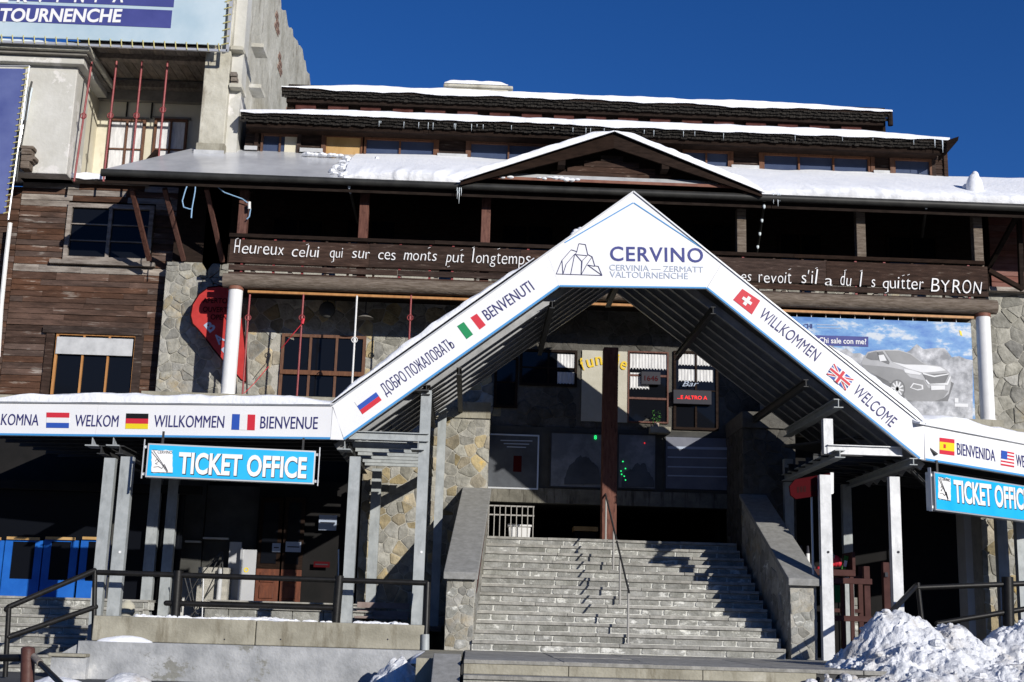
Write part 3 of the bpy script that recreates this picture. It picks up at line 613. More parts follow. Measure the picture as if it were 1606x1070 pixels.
# grille and bin
GY = YU-.35; a, b, c, d = rect(766,793,836,849,GY); c = ZT+.02
t = thing('window_grille', 'grey metal bar grille at the top left of the stairs', 'grille', ((a+b)/2, GY, c))
for k in range(9): x = a+(b-a)*k/8; build('bar', MB().tube((x, GY, c), (x, GY, d), .010, 8), M['grille'], t)
for z in (c+.04, c+(d-c)*.72, d-.01): build('crossbar', MB().bar((a-.02, GY+.012, z), (b+.02, GY+.012, z), .012, .025), M['grille'], t)
a2, b2, c2, d2 = rect(797,823,832,849,GY+.5); t = thing('white_bin', 'white plastic bin standing behind the bar grille', 'bin', ((a2+b2)/2, GY+.6, ZT))
build('tub', MB().prism([(a2+.03,GY+.45,ZT-.05),(b2-.03,GY+.45,ZT-.05),(b2,GY+.45,d2-.05),(a2,GY+.45,d2-.05)], (0,.35,0)), M['plastic'], t, bev=.02)
build('lid', MB().box(a2-.02, b2+.02, GY+.42, GY+.83, d2-.045, d2), M['plastic'], t, bev=.015)
a, b, c, d = rect(900,826,938,833,YU+.6); t = thing('counter', 'low dark counter with a pale edge behind the head of the stairs', 'counter', (a, YU+.6, ZT)); build('top', MB().box(a, b, YU+.6, YU+1.1, c, d), M['tan'], t); build('front', MB().box(a+.03, b-.03, YU+.7, YU+1.05, ZT-.05, c-.002), M['tileline'], t)

# ================================================================== BALCONY
YB = 23.88
bx0, bx1 = P(350,450,YB).x, P(1562,487,YB).x
bal = thing('wooden_balcony', 'long dark timber balcony with white French handwriting on its boards', 'balcony', ((bx0+bx1)/2, YB, ZTER+2.2))
zA = P(360,372,YB).z
def bz(px, py): return P(px, py, YB).z
zrail = bz(900,391)
ZBL0, ZBL1 = bz(600,460), bz(600,438)
build('edge_beam', MB().tube((bx0,YB+.0,(ZBL0+ZBL1)/2), (bx1,YB+.0,(ZBL0+ZBL1)/2+.02), .145, 12), M['log'], bal)
build('floor_boards', MB().box(bx0+.1, bx1-.1, YB+.1, YU, ZBL1-.14, ZBL1-.05), M['darkwood'], bal)
build('under_rail', MB().box(P(388,460,YB).x, bx1-.35, YB+.02, YB+.09, ZBL0-.075, ZBL0-.03), M['orange'], bal)
def lng(name, z0, z1, y, m, a=bx0+.08, b=bx1-.15, th=.035, segs=5):
    xs = [a]+[a+(b-a)*(k+random.uniform(-.1,.1))/segs for k in range(1, segs)]+[b]
    for p, q in zip(xs, xs[1:]): build(name, MB().bar((p+.003,y,(z0+z1)/2+random.uniform(-.006,.006)), (q-.003,y,(z0+z1)/2+random.uniform(-.006,.006)), th, z1-z0), m, bal)
lng('top_rail', zrail-.02, zrail+.05, YB-.03, M['darkwood'], bx0+.05, bx1-.2, .09, 4)
lng('text_board', bz(600,421), bz(600,385), YB-.05, M['wood'])
lng('slat', bz(600,432.5), bz(600,424), YB-.045, M['wood'], th=.03)
lng('slat', bz(600,450-8), bz(600,436), YB-.045, M['wood'], th=.03)
rnd = random.Random(8)
x = bx0+.3
while x < bx1-.3:                                  # inner short uprights, some red
    build('upright', MB().box(x, x+.045, YB-.03, YB+.02, ZBL1-.05, zrail-.02), M['redrod'] if rnd.random() < .35 else M['wood'], bal); x += rnd.uniform(.38,.62)
x = bx0+.5
while x < bx1-.5:
    build('joist_end', MB().box(x, x+.08, YB-.02, YB+.5, ZBL1+.0, ZBL1+.07), M['greywood'], bal); x += rnd.uniform(.5,.9)
for px in (380, 570, 762, 1163, 1350, 1533):
    x = P(px, 345, YB).x; w_ = .09; zt = P(px, 300 if px < 1000 else 330, YB).z+.12
    p_ = build('post', MB().box(x-w_, x+w_, YB+.0, YB+.17, ZBL1-.03, zt), M['redwood'] if px < 800 else M['log'], bal, bev=.01)
    build('post_cap', MB().box(x-w_*1.5, x+w_*1.5, YB-.03, YB+.2, zt-.09, zt-.02), M['darkwood'], p_)
PB = FP(YB-.068)
hr_ = random.Random(44)
def hand(s_, p0, p1, h):                          # painted word, each letter a little different
    ws = []
    for ch in s_:
        if ch == "'": ws.append(.45)
        else: ws.append({'i':.42,'l':.45,'t':.62,'r':.72,'s':.8,'m':1.45,'j':.5,'f':.6}.get(ch, 1.0)*hr_.uniform(.93,1.07))
    tot = sum(ws)+.22*(len(ws)-1); x = 0; L_ = p1[0]-p0[0]; dy = (p1[1]-p0[1])/L_
    for ch, w_ in zip(s_, ws):
        a = p0[0]+L_*x/tot; b = p0[0]+L_*(x+w_)/tot; tl = hr_.uniform(-.05,.05); yo = p0[1]+(a-p0[0])*dy+hr_.uniform(-.6,.6)
        if ch == "'": b = a+2; yo -= 1
        hh = h*hr_.uniform(.97,1.12)*(1.12 if ch in 'ltdH' else 1)
        lettering(ch, PB, (a, yo), (b, yo+(b-a)*(dy+tl)), hh, M['white'], bal, bold=-.012 if ch != 'm' else -.006, shear=.10+hr_.uniform(-.06,.08), depth=.012, off=.014, name='letter')
        if ch in 'ltdpqH': k = PB.at(b if ch in 'd' else a+(b-a)*.5, yo-hh*(1.0 if ch in 'ltdH' else -.38), .014); build('letter_stroke', MB().bar(k+Vector((-.02,0,-.008)), k+Vector((.028,0,.012)), .008, .012, (0,-1,0)), M['white'], bal)
        x += w_+.22
for s, x0, y0, x1, y1, h in (('Heureux',367,397.5,445,401,19),('celui',457.5,403,501,404,17.5),('qui',517.5,404.5,538,405,16),('sur',552,405.5,580,406,17),('ces',593,407,620,408,17),('monts',633,408,685,410,17),('put',699,411,727,412,18),('longtemps',740,412.5,832,415.5,19),
        ('es',1162,441,1178,441.5,17),('revoit',1190,443.5,1241,445,18),("s'il",1257,444.5,1282,446,20),('a',1293.5,447.5,1305.5,448,18),('du',1318,448,1335,449,19),('l',1348,450,1353,450,21),('s',1366.5,451,1373,451,18),('quitter',1384.5,452,1448,455,19),('BYRON',1460,458,1540,461,20)):
    hand(s, (x0, y0), (x1, y1), h)
# dim windows in the balcony's rear wall
for px in ((425,342,508,400),(540,344,622,402),(784,352,870,408),(905,358,990,412),(1080,350,1150,400),(1220,365,1290,420),(1390,370,1470,425)):
    a, b, c, d = rect(*px, YU); window(bal if False else lod, a, b, c, d, YU, 2, 1, .05, M['darkwood'], M['glass'])
# white columns under the balcony
def column(px, pyt, pyb, label, r=.135):
    x = P(px, pyt, YB+.02).x; zt = ZBL0-.0; t = thing('white_column', label, 'column', (x, YB+.02, ZTER), 'white columns under the balcony')
    build('shaft', MB().tube((x, YB+.02, ZTER), (x, YB+.02, zt-.04), r, 24), M['whitecol'], t); build('capital', MB().tube((x, YB+.02, zt-.045), (x, YB+.02, zt+.02), r+.012, 24), M['copper'], t)
    build('base', MB().tube((x, YB+.02, ZTER+.001), (x, YB+.02, ZTER+.05), r+.02, 24), M['whitecol'], t)
column(370, 455, 618, 'round white column beside the red teardrop flag'); column(1541, 492, 655, 'round white column at the right edge of the car billboard')
# iron rods with ring ornaments
def rod(px, py0, py1, Y, m, label, cat='iron rod', r=.018, group='iron rods with rings', ring=None, x2=None):
    a, b = P(px, py0, Y), P(px if x2 is None else x2, py1, Y); b.x = a.x if x2 is None else b.x
    t = thing('iron_rod', label, cat, b, group); build('shaft', MB().tube(b, a, r, 8), m, t)
    q = a.lerp(b, ring or .45); mb = MB(); mb.sm = True; pts = [q+Vector((.055*math.cos(k*math.pi/5), -.02, .055*math.sin(k*math.pi/5))) for k in range(11)]; mb.path(pts, .009, 6); build('ring', mb, m, t)
    build('collar', MB().tube(q-Vector((0,0,.04)), q+Vector((0,0,.04)), r*1.5, 8), m, t); return t
for px, nm in ((392,'red iron rod just right of the white left column'),(476,'red iron rod with an orange cord, second from the left column'),(645,'red iron rod left of the canopy slope, near the stone wall')):
    rod(px, 462, 640, YB+.03, M['redrod'], nm, ring=.21)
rod(560, 464, 640, YB+.03, M['whitecol'], 'white painted rod in front of the terrace window', ring=.4)
t = thing('orange_cord', 'thin orange cord tied between rod and terrace railing', 'cord', P(440,560,YB)); mb = MB(); mb.path([P(476,505,YB-.02), P(459,525,YB), P(441,547,YB+.2)], .008, 6); mb.path([P(476,500,YB-.02), P(474,508,YB-.02)], .03, 6)
mb.path([P(421,575,YB+.3), P(400,600,YB), P(383,617,YB-.02)], .007, 6); build('cord', mb, M['flr'], t)
for px, py, l, s in ((513,486,'round white lamp hanging under the left balcony, tilted','oval'),(573,497,'flat white saucer lamp hanging right of the round lamp','flat')):
    q = P(px, py, 24.6); t = thing('hanging_lamp', l, 'lamp', q, 'lamps under the balcony'); mb = MB()
    if s == 'oval': mb.ball(q, .16, .10, .17, 18, 10)
    else: mb.tube(q-Vector((0,0,.03)), q+Vector((0,0,.07)), .17, 20, .03)
    build('lamp_shade', mb, M['shadewall'] if s == 'oval' else M['greyband'], t); build('stem', MB().tube(q+Vector((0,0,.05)), (q.x, q.y, ZBL1-.14), .01, 6), M['dark'], t)

# ================================================================== MAIN ROOF WITH DORMER
YG, YT3 = 23.5, 25.4
zg = 9.78; rz = 10.97
gx0, gx1 = P(165,272,YG).x, 14.5
hx0 = P(303,240,YT3).x
slope = (rz-zg)/(YT3-YG)
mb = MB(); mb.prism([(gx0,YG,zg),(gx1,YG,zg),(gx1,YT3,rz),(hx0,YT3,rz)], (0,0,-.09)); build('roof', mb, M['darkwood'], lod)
isx = P(540,270,YG).x
mb = MB(); mb.prism([(gx0-.01,YG-.02,zg+.004),(isx+.1,YG-.02,zg+.004),(isx+.1,YT3-.0,rz+.014),(hx0,YT3-.0,rz+.014)], (0,0,.02)); build('metal_sheet', mb, M['iceroof'], lod)
mb = MB(); mb.sm = True; mb.tube((gx0-.05,YG-.07,zg-.07), (gx1,YG-.07,zg-.07), .075, 12); build('gutter', mb, M['gutter'], lod)
build('gutter_lip', MB().box(gx0-.05, gx1, YG-.05, YG-.01, zg-.02, zg+.006), M['gutter'], lod)
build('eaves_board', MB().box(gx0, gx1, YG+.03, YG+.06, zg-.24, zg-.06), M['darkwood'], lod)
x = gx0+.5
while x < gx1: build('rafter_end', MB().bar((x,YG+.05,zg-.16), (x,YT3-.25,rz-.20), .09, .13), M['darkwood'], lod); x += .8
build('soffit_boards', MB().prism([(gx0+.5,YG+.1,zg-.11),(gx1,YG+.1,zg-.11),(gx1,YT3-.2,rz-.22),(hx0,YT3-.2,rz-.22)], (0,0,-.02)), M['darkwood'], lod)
# dormer gable
YD = 23.32
ap, fl, frr = P(963,207,YD), P(722,287,YD), P(1195,297,YD); zf = (fl.z+frr.z)/2; axx = (fl.x+frr.x)/2
ap = Vector((ap.x, YD, ap.z)); yb_ = YT3
for f0, nm in ((Vector((fl.x,YD,zf)),'l'), (Vector((frr.x,YD,zf)),'r')):
    fb = Vector((f0.x+(ap.x-f0.x)*.75, yb_, f0.z+(ap.z-f0.z)*.75)); ab = Vector((ap.x, yb_, ap.z))
    build('dormer_roof', MB().prism([f0, ap, ab, fb], (0,0,-.05)), M['darkwood'], lod)
    d = (ap-f0).normalized(); build('barge_board', MB().prism([f0+Vector((0,-.03,-.30*.35)), f0+Vector((0,-.03,-.055)), ap+Vector((0,-.03,-.055)), ap+Vector((0,-.03,-.34))], (0,.05,0)), M['darkwood'], lod)
    snow_strip('snow_layer', f0+Vector((0,-.05,-.03)), ap+Vector((0,-.05,-.03)), fb, ab, .15, M['snow'], 'snow lying on the %s slope of the dormer gable' % ('left' if nm == 'l' else 'right'), seed=ord(nm[0]), amp=.18, hang=.0, rag=.0, nx=60)
zb0 = P(960,289,23.62).z; dz1 = ap.z-.30
def dcl(z):
    t_ = (z+.33-zf)/(ap.z-zf); t_ = max(0, min(1, t_)); return (fl.x+(ap.x-fl.x)*t_+.05, frr.x+(ap.x-frr.x)*t_-.05)
planks(lod, 0, 1, zb0+.10, dz1+.05, 23.64, .115, 2.0, M['wood'], clipf=dcl, seed=5)
build('dormer_back', MB().prism([(fl.x+.4,23.66,zb0),(frr.x-.4,23.66,zb0),(ap.x,23.66,ap.z-.12)], (0,.1,0)), M['darkwood'], lod)
build('flashing', MB().prism([(fl.x+.15,23.44,zb0-.0),(frr.x-.25,23.44,zb0+.0),(frr.x-.6,23.58,zb0+.13),(fl.x+.5,23.58,zb0+.13)], (0,.015,.0)), M['flash'], lod)
build('flashing', MB().box(fl.x+.1, frr.x-.2, 23.40, 23.43, zb0-.06, zb0-.004), M['copper'], lod)
for kx in (860, 870, 1065, 1075): pass
for s in (-1, 1):
    q = ap+Vector((s*1.0, .06, -.30-.42)); build('purlin_end', MB().box(q.x-.07, q.x+.07, YD-.02, 23.64, q.z-.0, q.z+.15), M['darkwood'], lod)
# snow on main roof
S0 = Vector((isx-.05,YG-.03,zg+.02)); 
snow_strip('snow_layer', (isx,YG-.02,zg+.02), (fl.x+.12,YG-.02,zg+.02), (isx,YT3-.02,rz+.02), (fl.x+.12+.9,YT3-.02,rz+.02), .16, M['snow'], 'snow sheet on the main roof between the icy metal and the dormer', seed=2, amp=.5, hang=.04, rag=.07, nx=110, f=1.2)
snow_strip('snow_layer', (frr.x-.12,YG-.02,zg+.02), (gx1,YG-.02,zg+.02), (frr.x-1.1,YT3-.02,rz+.02), (gx1,YT3-.02,rz+.02), .17, M['snow'], 'snow sheet on the main roof right of the dormer', seed=9, amp=.5, hang=.04, rag=.08, nx=190, f=1.2)
# broken edge of snow near the bare metal
mb = MB(); mb.sm = True; rr = random.Random(6)
for k in range(46):
    px = rr.gauss(545, 12); t_ = rr.uniform(0, .85); q = P(px+ t_*10, 270, YG+t_*1.6); mb.ball((q.x, YG+t_*1.7, zg+slope*t_*1.7+.05), rr.uniform(.04,.12), rr.uniform(.04,.12), rr.uniform(.03,.08), 7, 5)
for k in range(12):
    q = P(480+k*5.2+rr.uniform(-2,2), 243, YT3-.3); mb.ball((q.x, YT3-.35-rr.uniform(0,.1), rz-.16), .07, .06, .04, 7, 5)
build('snow_crumbs', mb, M['snow'], None, 'crumbled snow heap at the edge of the bare icy roof metal', 'snow', kind='stuff')
q = P(1529,296,YG+.3); mb = MB(); mb.sm = True; rr = random.Random(2)
mb.ball((q.x,YG+.32,zg+.40), .17, .16, .34, 14, 10); mb.ball((q.x+.02,YG+.32,zg+.66), .08, .09, .13, 10, 8)
for k in range(6): mb.ball((q.x+rr.uniform(-.12,.14),YG+.3+rr.uniform(-.05,.2),zg+.25+rr.uniform(-.06,.3)), .10, .1, .12, 8, 6)
build('snow_lump', mb, M['snow'], None, 'round lump of snow standing on the right end of the roof', 'snow')
build('snow_guard', MB().box(q.x+.06, q.x+.16, YG+.5, YG+.56, zg+.3, zg+.68), M['copper'], lod)
for xa, xb in ((775,800),(845,905)):
    a, b = P(xa,290,23.42), P(xb,292,23.42); mb = MB(); mb.sm = True; n_ = max(3, int((xb-xa)/7))
    for k in range(n_): u = k/(n_-1); c = a.lerp(b, u); mb.ball((c.x,23.42,zb0-.01+rr.uniform(-.02,.02)), rr.uniform(.05,.09), .05, rr.uniform(.02,.05), 8, 5)
    build('snow_scrap', mb, M['snow'], None, 'small scrap of snow on the red flashing under the dormer, %s' % ('the left one' if xa < 800 else 'the longer right one'), 'snow')
def icicles(lst, Y, label, group):
    for (px, py, l, r), w_ in zip(lst, ('the leftmost','the middle one','the rightmost') if len(lst) == 3 else ('the left one','the right one')):
        q = P(px, py, Y); mb = MB(); mb.sm = True; mb.tube(q, q-Vector((.01*random.uniform(-1,1),0,l*.5)), r, 7, r*.6); mb.tube(q-Vector((0,0,l*.5)), q-Vector((0,0,l)), r*.6, 7, .001); build('icicle', mb, M['ice'], None, label+', '+w_, 'icicle', group)
icicles([(718,286,.34,.012),(721,287,.42,.014),(724,287,.26,.012)], YG-.12, 'icicle hanging from the gutter at the left foot of the dormer', 'icicles left of the dormer')
icicles([(1213,303,.22,.011),(1220,304,.26,.014),(1223,304,.16,.012)], YG-.12, 'icicle hanging from the gutter at the right foot of the dormer', 'icicles right of the dormer')
mb = MB(); rr = random.Random(21)
for k in range(26):
    px = rr.choice((rr.uniform(560,760), rr.uniform(860,1100), rr.uniform(420,1450))); q = P(px, 190+(px-600)*.034, 24.74); l = rr.uniform(.05,.16); mb.tube(q, q-Vector((0,0,l)), .007, 5, .001)
build('icicle_fringe', mb, M['ice'], None, 'scattered tiny icicles along the upper eave', 'icicles', kind='stuff')
icicles([(1466,219,.18,.011),(1478,220,.28,.014)], 24.68, 'icicle hanging at the right end of the upper eave', 'icicles on the upper eave')
for a, b, l in (((547,290),(561,350),'first from the left'),((1199,320),(1187,395),'with white ice knots, right of the dormer'),((1453,322),(1446,372),'near the right end of the balcony')):
    t = thing('downpipe', 'thin dark downpipe under the gutter, '+l, 'downpipe', P(*b,YB+.6)); mb = MB(); mb.path([P(*a,YG), P(*b,YB+.9)], .028); build('pipe', mb, M['gutter'], t); 
    mb = MB()
    for k in range(4): mb.ball(P(*a,YG-.05).lerp(P(*b,YB+.85), .05+.28*k if 'knots' in l else .05+.04*k), .03, .03, .05, 8, 5)
    mb.sm = True; build('ice_coating', mb, M['ice'], t, kind='stuff')

# ================================================================== THIRD FLOOR AND UPPER ROOFS
def zc(px, py, Y): return P(px, py, Y).z
z3t = zc(900,205,YT3)+.03; z3b = rz-.1
wX0, wX1 = P(385,220,YT3).x, P(1484,240,YT3).x
build('third_floor_wall', MB().box(wX0, wX1, YT3+.05, YT3+3, z3b, z3t+.15), M['darkwood'], lod)
W3 = []
for x0, x1, n_, g in ((410,470,2,'w'),(511,568,1,'ply'),(572,684,2,'g'),(736,860,2,'g'),(1070,1144,2,'g'),(1194,1362,3,'g'),(1398,1458,1,'g')):
    a, b = P(x0,220,YT3).x, P(x1,220,YT3).x; zz0, zz1 = z3b+.14, zc((x0+x1)/2,213+(x0-400)*.030,YT3)
    zz1 = z3b+.14+.36
    W3.append((a-.02,b+.02,z3b,zz1+.03))
    if g == 'ply':
        mb = MB(); f = build('window', MB().box(a-.02,a+.02,YT3-.06,YT3+.02,z3b,zz1+.02).box(b-.02,b+.02,YT3-.06,YT3+.02,z3b,zz1+.02).box(a+.02,b-.02,YT3-.06,YT3+.02,zz1-.02,zz1+.02), M['framewood'], lod)
        build('plywood_sheet', MB().box(a+.02,b-.02,YT3-.03,YT3-.01,z3b+.02,zz1-.021), M['tan'], f)
    else:
        f = window(lod, a, b, z3b+.02, zz1, YT3, n_, 1, .045, M['framewood'], M['glassb'], .07)
        if g == 'w': build('blind', MB().box(a+(b-a)*.62, b-.05, YT3-.028, YT3-.015, z3b+.07, zz1-.05), M['cream'], f)
    build('lintel_board', MB().box(a-.02, b+.02, YT3-.09, YT3-.0, zz1+.025, zz1+.085), M['darkwood'], lod)
planks(lod, wX0, wX1, z3b, z3t+.02, YT3+.0, .10, 1.6, M['wood'], holes=W3, seed=31)
for px in (403, 470, 508, 686, 734, 1146, 1192, 1366, 1396, 1461, 1480):
    x = P(px,220,YT3).x; build('corner_stud', MB().box(x-.04, x+.04, YT3-.075, YT3-.03, z3b, z3t), M['framewood'] if px > 480 and px < 1460 else M['wood'], lod)
for xa, xb in ((383,403),(470,506),(686,733),(1147,1190),(1369,1394)):
    a, b = P(xa,240,YT3-.1).x, P(xb,240,YT3-.1).x; build('base_flashing', MB().box(a, b, YT3-.13, YT3-.1, rz-.0, rz+.085), M['flash'], lod)
def eave(nm, px0, px1, yl, Y, back, rise, th, rows, label, seed, snow_th):
    x0, x1 = P(px0, yl, Y).x, P(px1, yl+(px1-px0)*.034, Y).x; z = P((px0+px1)/2, yl+(px1-px0)*.017, Y).z     # top of snow in the picture
    z -= snow_th
    build('roof', MB().prism([(x0,Y,z),(x1,Y,z),(x1-.4,Y+back,z+rise),(x0,Y+back,z+rise)], (0,0,-.06)), M['darkwood'], lod)
    rnd = random.Random(seed); mb = MB()
    for r in range(rows):
        x = x0
        while x < x1:
            w_ = rnd.uniform(.05,.10); e = min(x+w_, x1); y0 = Y+.01+r*.035; zt = z-.02-r*th/rows; zb = zt-th/rows-rnd.uniform(0,.03)
            mb.add([(x+.003,y0-.012,zb),(e-.003,y0-.012,zb+rnd.uniform(-.01,.01)),(e-.003,y0,zt),(x+.003,y0,zt),(x+.003,y0+.012,zb),(e-.003,y0+.012,zb),(e-.003,y0+.014,zt),(x+.003,y0+.014,zt)],
                   [(0,1,2,3),(0,4,5,1),(1,5,6,2),(3,7,4,0)]); x = e
    build('eave_shingles', mb, M['shingle'], lod, kind='stuff')
    build('eave_beam', MB().box(x0+.1, x1-.1, Y+.14, Y+.24, z-th-.12, z-.1), M['darkwood'], lod)
    snow_strip('snow_layer', (x0,Y-.0,z), (x1,Y-.0,z), (x0,Y+back,z+rise), (x1-.4,Y+back,z+rise), snow_th, M['snow'], label, seed=seed, amp=.22, hang=.03, rag=.02, nx=200, f=.8)
    return x0, x1, z
e0, e1, ez = eave('eave', 378, 1487, 169, 24.75, 2.0, .55, .16, 3, 'snow along the edge of the upper eave', 41, .11)
build('eave_soffit', MB().box(e0+.1, e1-.1, 24.95, YT3+.2, ez-.24, ez-.20), M['darkwood'], lod)
build('eave_corner', MB().prism([(e1-.05,24.72,ez-.05),(e1+.16,24.6,ez+.0),(e1+.14,24.6,ez-.09),(e1-.05,24.75,ez-.33)], (0,.5,0)), M['darkwood'], lod)
t0, t1, tz = eave('eave', 442, 1398, 132, 26.7, 2.2, .5, .17, 3, 'snow along the edge of the topmost roof', 47, .11)
build('attic_wall', MB().box(t0+.1, t1-.05, 27.0, 28.8, ez, tz+.2), M['darkwood'], lod)
x = t0+.3
while x < t1-.4:
    build('red_attic_board', MB().box(x, x+.45, 26.93, 26.98, tz-.42, tz-.30), M['plankdark'], lod); x += .72
build('end_post', MB().tube((t1-.02,26.75,tz-.32), (t1-.02,26.75,tz+.02), .06, 8), M['darkwood'], lod)
# chimney
YC = 28.2; a, b = P(697,135,YC).x, P(802,135,YC).x; z0_, z1_ = P(750,152,YC).z, P(750,134,YC).z
ch = thing('chimney', 'wide low concrete chimney with a snow cap on the topmost roof', 'chimney', ((a+b)/2, YC, z0_))
build('stack', MB().box(a+.06, b-.06, YC, YC+.8, z0_-.6, z1_-.06), M['bconc'], ch, bev=.03); build('slab', MB().box(a-.02, b+.04, YC-.06, YC+.86, z1_-.08, z1_+.0), M['bconc'], ch, bev=.03)
snow_strip('snow_cap', (a,YC-.02,z1_), (b-.08,YC-.02,z1_), (a,YC+.8,z1_), (b-.08,YC+.8,z1_), .11, M['snow'], 'snow cap on the wide chimney', seed=3, amp=.15, hang=0, rag=0, nx=20)

# roof struts
def strut(a, ya, b, yb, label, grp='struts under the roof overhang', m='darkwood', w_=.09):
    p, q = P(*a, ya), P(*b, yb); t = thing('roof_strut', label, 'strut', q, grp); build('beam', MB().bar(p, q, w_, w_, (0,-1,0)), M[m], t, bev=.008)
strut((207,298),23.8,(234,408),25.15,'timber strut under the roof overhang, nearest the left plank wall window','struts under the roof overhang','redwood')
strut((258,296),23.8,(288,408),25.15,'timber strut under the roof overhang, middle of the left three','struts under the roof overhang','redwood')
strut((324,296),23.8,(349,410),25.15,'timber strut under the roof overhang, nearest the first balcony post','struts under the roof overhang','redwood')
strut((1597,335),23.9,(1544,432),25.1,'dark diagonal timber strut at the right end of the balcony',None); strut((1550,424),24.4,(1604,454),24.5,'dark brace sloping down right of the balcony',None); strut((1598,335),24.2,(1602,455),24.5,'dark upright timber at the right picture edge',None)
# red plank wall right
a, b, c, d = rect(1552,335,1720,456,YU-.02); build('side_wall', MB().box(a-.1, 13.5, YU, YU+.3, c, 10.7), M['darkwood'], lod); planks(lod, a, 13.4, c, d+.25, YU-.02, .135, 1.5, M['plankred'], seed=61)
build('sill_beam', MB().box(P(1548,455,YU-.1).x, 13.5, YU-.22, YU-.05, c-.09, c-.005), M['greywood'], lod)
# blue cables
t = thing('blue_cable', 'pale blue cable dangling in a loop from the left gutter', 'cable', P(300,342,YG)); mb = MB(); mb.path([P(x,y,YG+.05) for x, y in ((297,283),(291,298),(286,315),(288,325),(297,328),(301,328),(306,300),(307,283))]+[], .012, 6); mb.path([P(x,y,YG+.05) for x, y in ((301,328),(300,342))], .014, 6); build('loop', mb, M['wire'], t)
t = thing('blue_cable', 'pale blue cable slack towards the first balcony post', 'cable', P(388,345,YG)); mb = MB(); mb.path([P(x,y,YG+.1+k*.05) for k, (x, y) in enumerate(((342,294),(352,302),(366,307),(380,312),(388,318)))], .011, 6)
mb.path([P(x,y,YG+.3) for x, y in ((389,318),(393,328),(391,340),(387,344))], .012, 6); build('line', mb, M['wire'], t)
t = thing('insulator', 'white insulator at the end of the blue cable', 'insulator', P(391,325,YG+.25)); build('body', MB().tube(P(391,328,YG+.25), P(391,317,YG+.25), .03, 10), M['whitecol'], t)

# ================================================================== WOOD PLANK ANNEX (left)
YA = 25.6
an = thing('plank_annex', 'weathered dark plank building wing on the left with two windows', 'building', (-8.5, YA, 0))
ax0, ax1 = -13.5, P(262,520,YA).x; az0, az1 = ZTER-.2, P(150,290,YA).z
build('wall', MB().box(P(22,450,YA).x, ax1-.0, YA, YA+4, az0, az1+.05), M['darkwood'], an); build('wall', MB().box(-13.5, P(22,450,YA).x-.01, YA+.03, YA+4, az0, az1-.1), M['darkwood'], an)
(f1, A1) = win((104,322,240,412), 2, 3, YA-.02, M['greywood'], M['glass'], .09, .08, parent=an, bar=.02)
(f2, A2) = win((84,524,212,640), 3, 1, YA-.02, M['orange'], M['glass'], .05, .06, parent=an)
a, b, c, d = rect(88,530,208,557,YA-.1); build('roller_blind', MB().box(a, b, YA-.11, YA-.085, c, d), M['flash'], an, bev=.006)
a, b, c, d = rect(70,410,262,416,YA-.1); build('window_sill', MB().box(a+.1, P(245,412,YA).x, YA-.14, YA-.03, c, d), M['greywood'], an)
for px in (76, 216):
    a = P(px,570,YA).x; build('jamb_board', MB().box(a-.07, a+.09, YA-.09, YA-.05, az0, A2[3]+.05), M['wood'], an)
a, b, c, d = rect(70,515,226,526,YA); build('head_board', MB().box(a, b, YA-.12, YA-.05, c, d), M['wood'], an)
HA = [(A1[0]-.01,A1[1]+.01,A1[2]-.06,A1[3]+.02),(A2[0]-.05,A2[1]+.05,0,A2[3]+.05)]
xl = P(24,400,YA).x; zm = P(100,405,YA).z
planks(an, xl, ax1, az0, P(100,512,YA).z, YA-.005, .125, 1.5, M['weathered'], HA, 71, m2=M['wood'], p2=.3)
planks(an, xl, ax1, P(100,512,YA).z, P(100,440,YA).z, YA-.005, .125, 1.4, M['weathered'], HA, 72)
planks(an, xl, ax1, P(100,440,YA).z, P(100,405,YA).z, YA-.005, .14, 1.0, M['weathered'], HA, 73, m2=M['greywood'], p2=.4)
planks(an, xl, ax1, P(100,405,YA).z, P(100,325,YA).z, YA-.005, .125, 1.4, M['weathered'], HA, 74)
planks(an, xl, ax1+1.2, P(100,325,YA).z, az1, YA-.005, .13, 1.1, M['greywood'], HA, 75, m2=M['weathered'], p2=.5)
planks(an, -13.5, xl-.01, az0, az1-.1, YA+.02, .125, 1.4, M['weathered'], (), 76)
build('capping_slab', MB().box(P(38,285,YA).x, P(235,285,YA).x, YA-.25, YA+1.5, az1, az1+.07), M['greywood'], an)
snow_strip('snow_layer', (P(42,280,YA-.2).x,YA-.25,az1+.07), (P(182,285,YA-.2).x,YA-.25,az1+.07), (P(42,280,YA-.2).x,YA+.9,az1+.2), (P(182,285,YA-.2).x,YA+.9,az1+.2), .09, M['snow'], 'thin snow on the ledge above the plank wall', seed=5, amp=.4, nx=40)
t = thing('downpipe', 'pale icy downpipe beside the plank wall at the left picture edge', 'downpipe', P(3,480,YA-.3)); mb = MB(); mb.path([P(x,y,YA-.3) for x, y in ((16,350),(10,400),(6,440),(2,480),(-3,560))], .045); build('pipe', mb, M['whitecol'], t)
t = thing('downpipe', 'pale turquoise icy pipe between blue banner and concrete pier', 'downpipe', P(30,280,24.9)); 
for a, b in (((48,138),(38,190)),((36,197),(30,232)),((28,240),(22,278))):
    mb = MB(); mb.sm = True; mb.tube(P(*a,24.9), P(*b,24.9), .05, 10); build('pipe_length', mb, M['ice'], t)
mb = MB(); mb.path([P(x,y,24.85) for x, y in ((50,128),(46,145),(38,200),(31,240),(26,285))], .022); build('bracket_pipe', mb, M['gutter'], t)

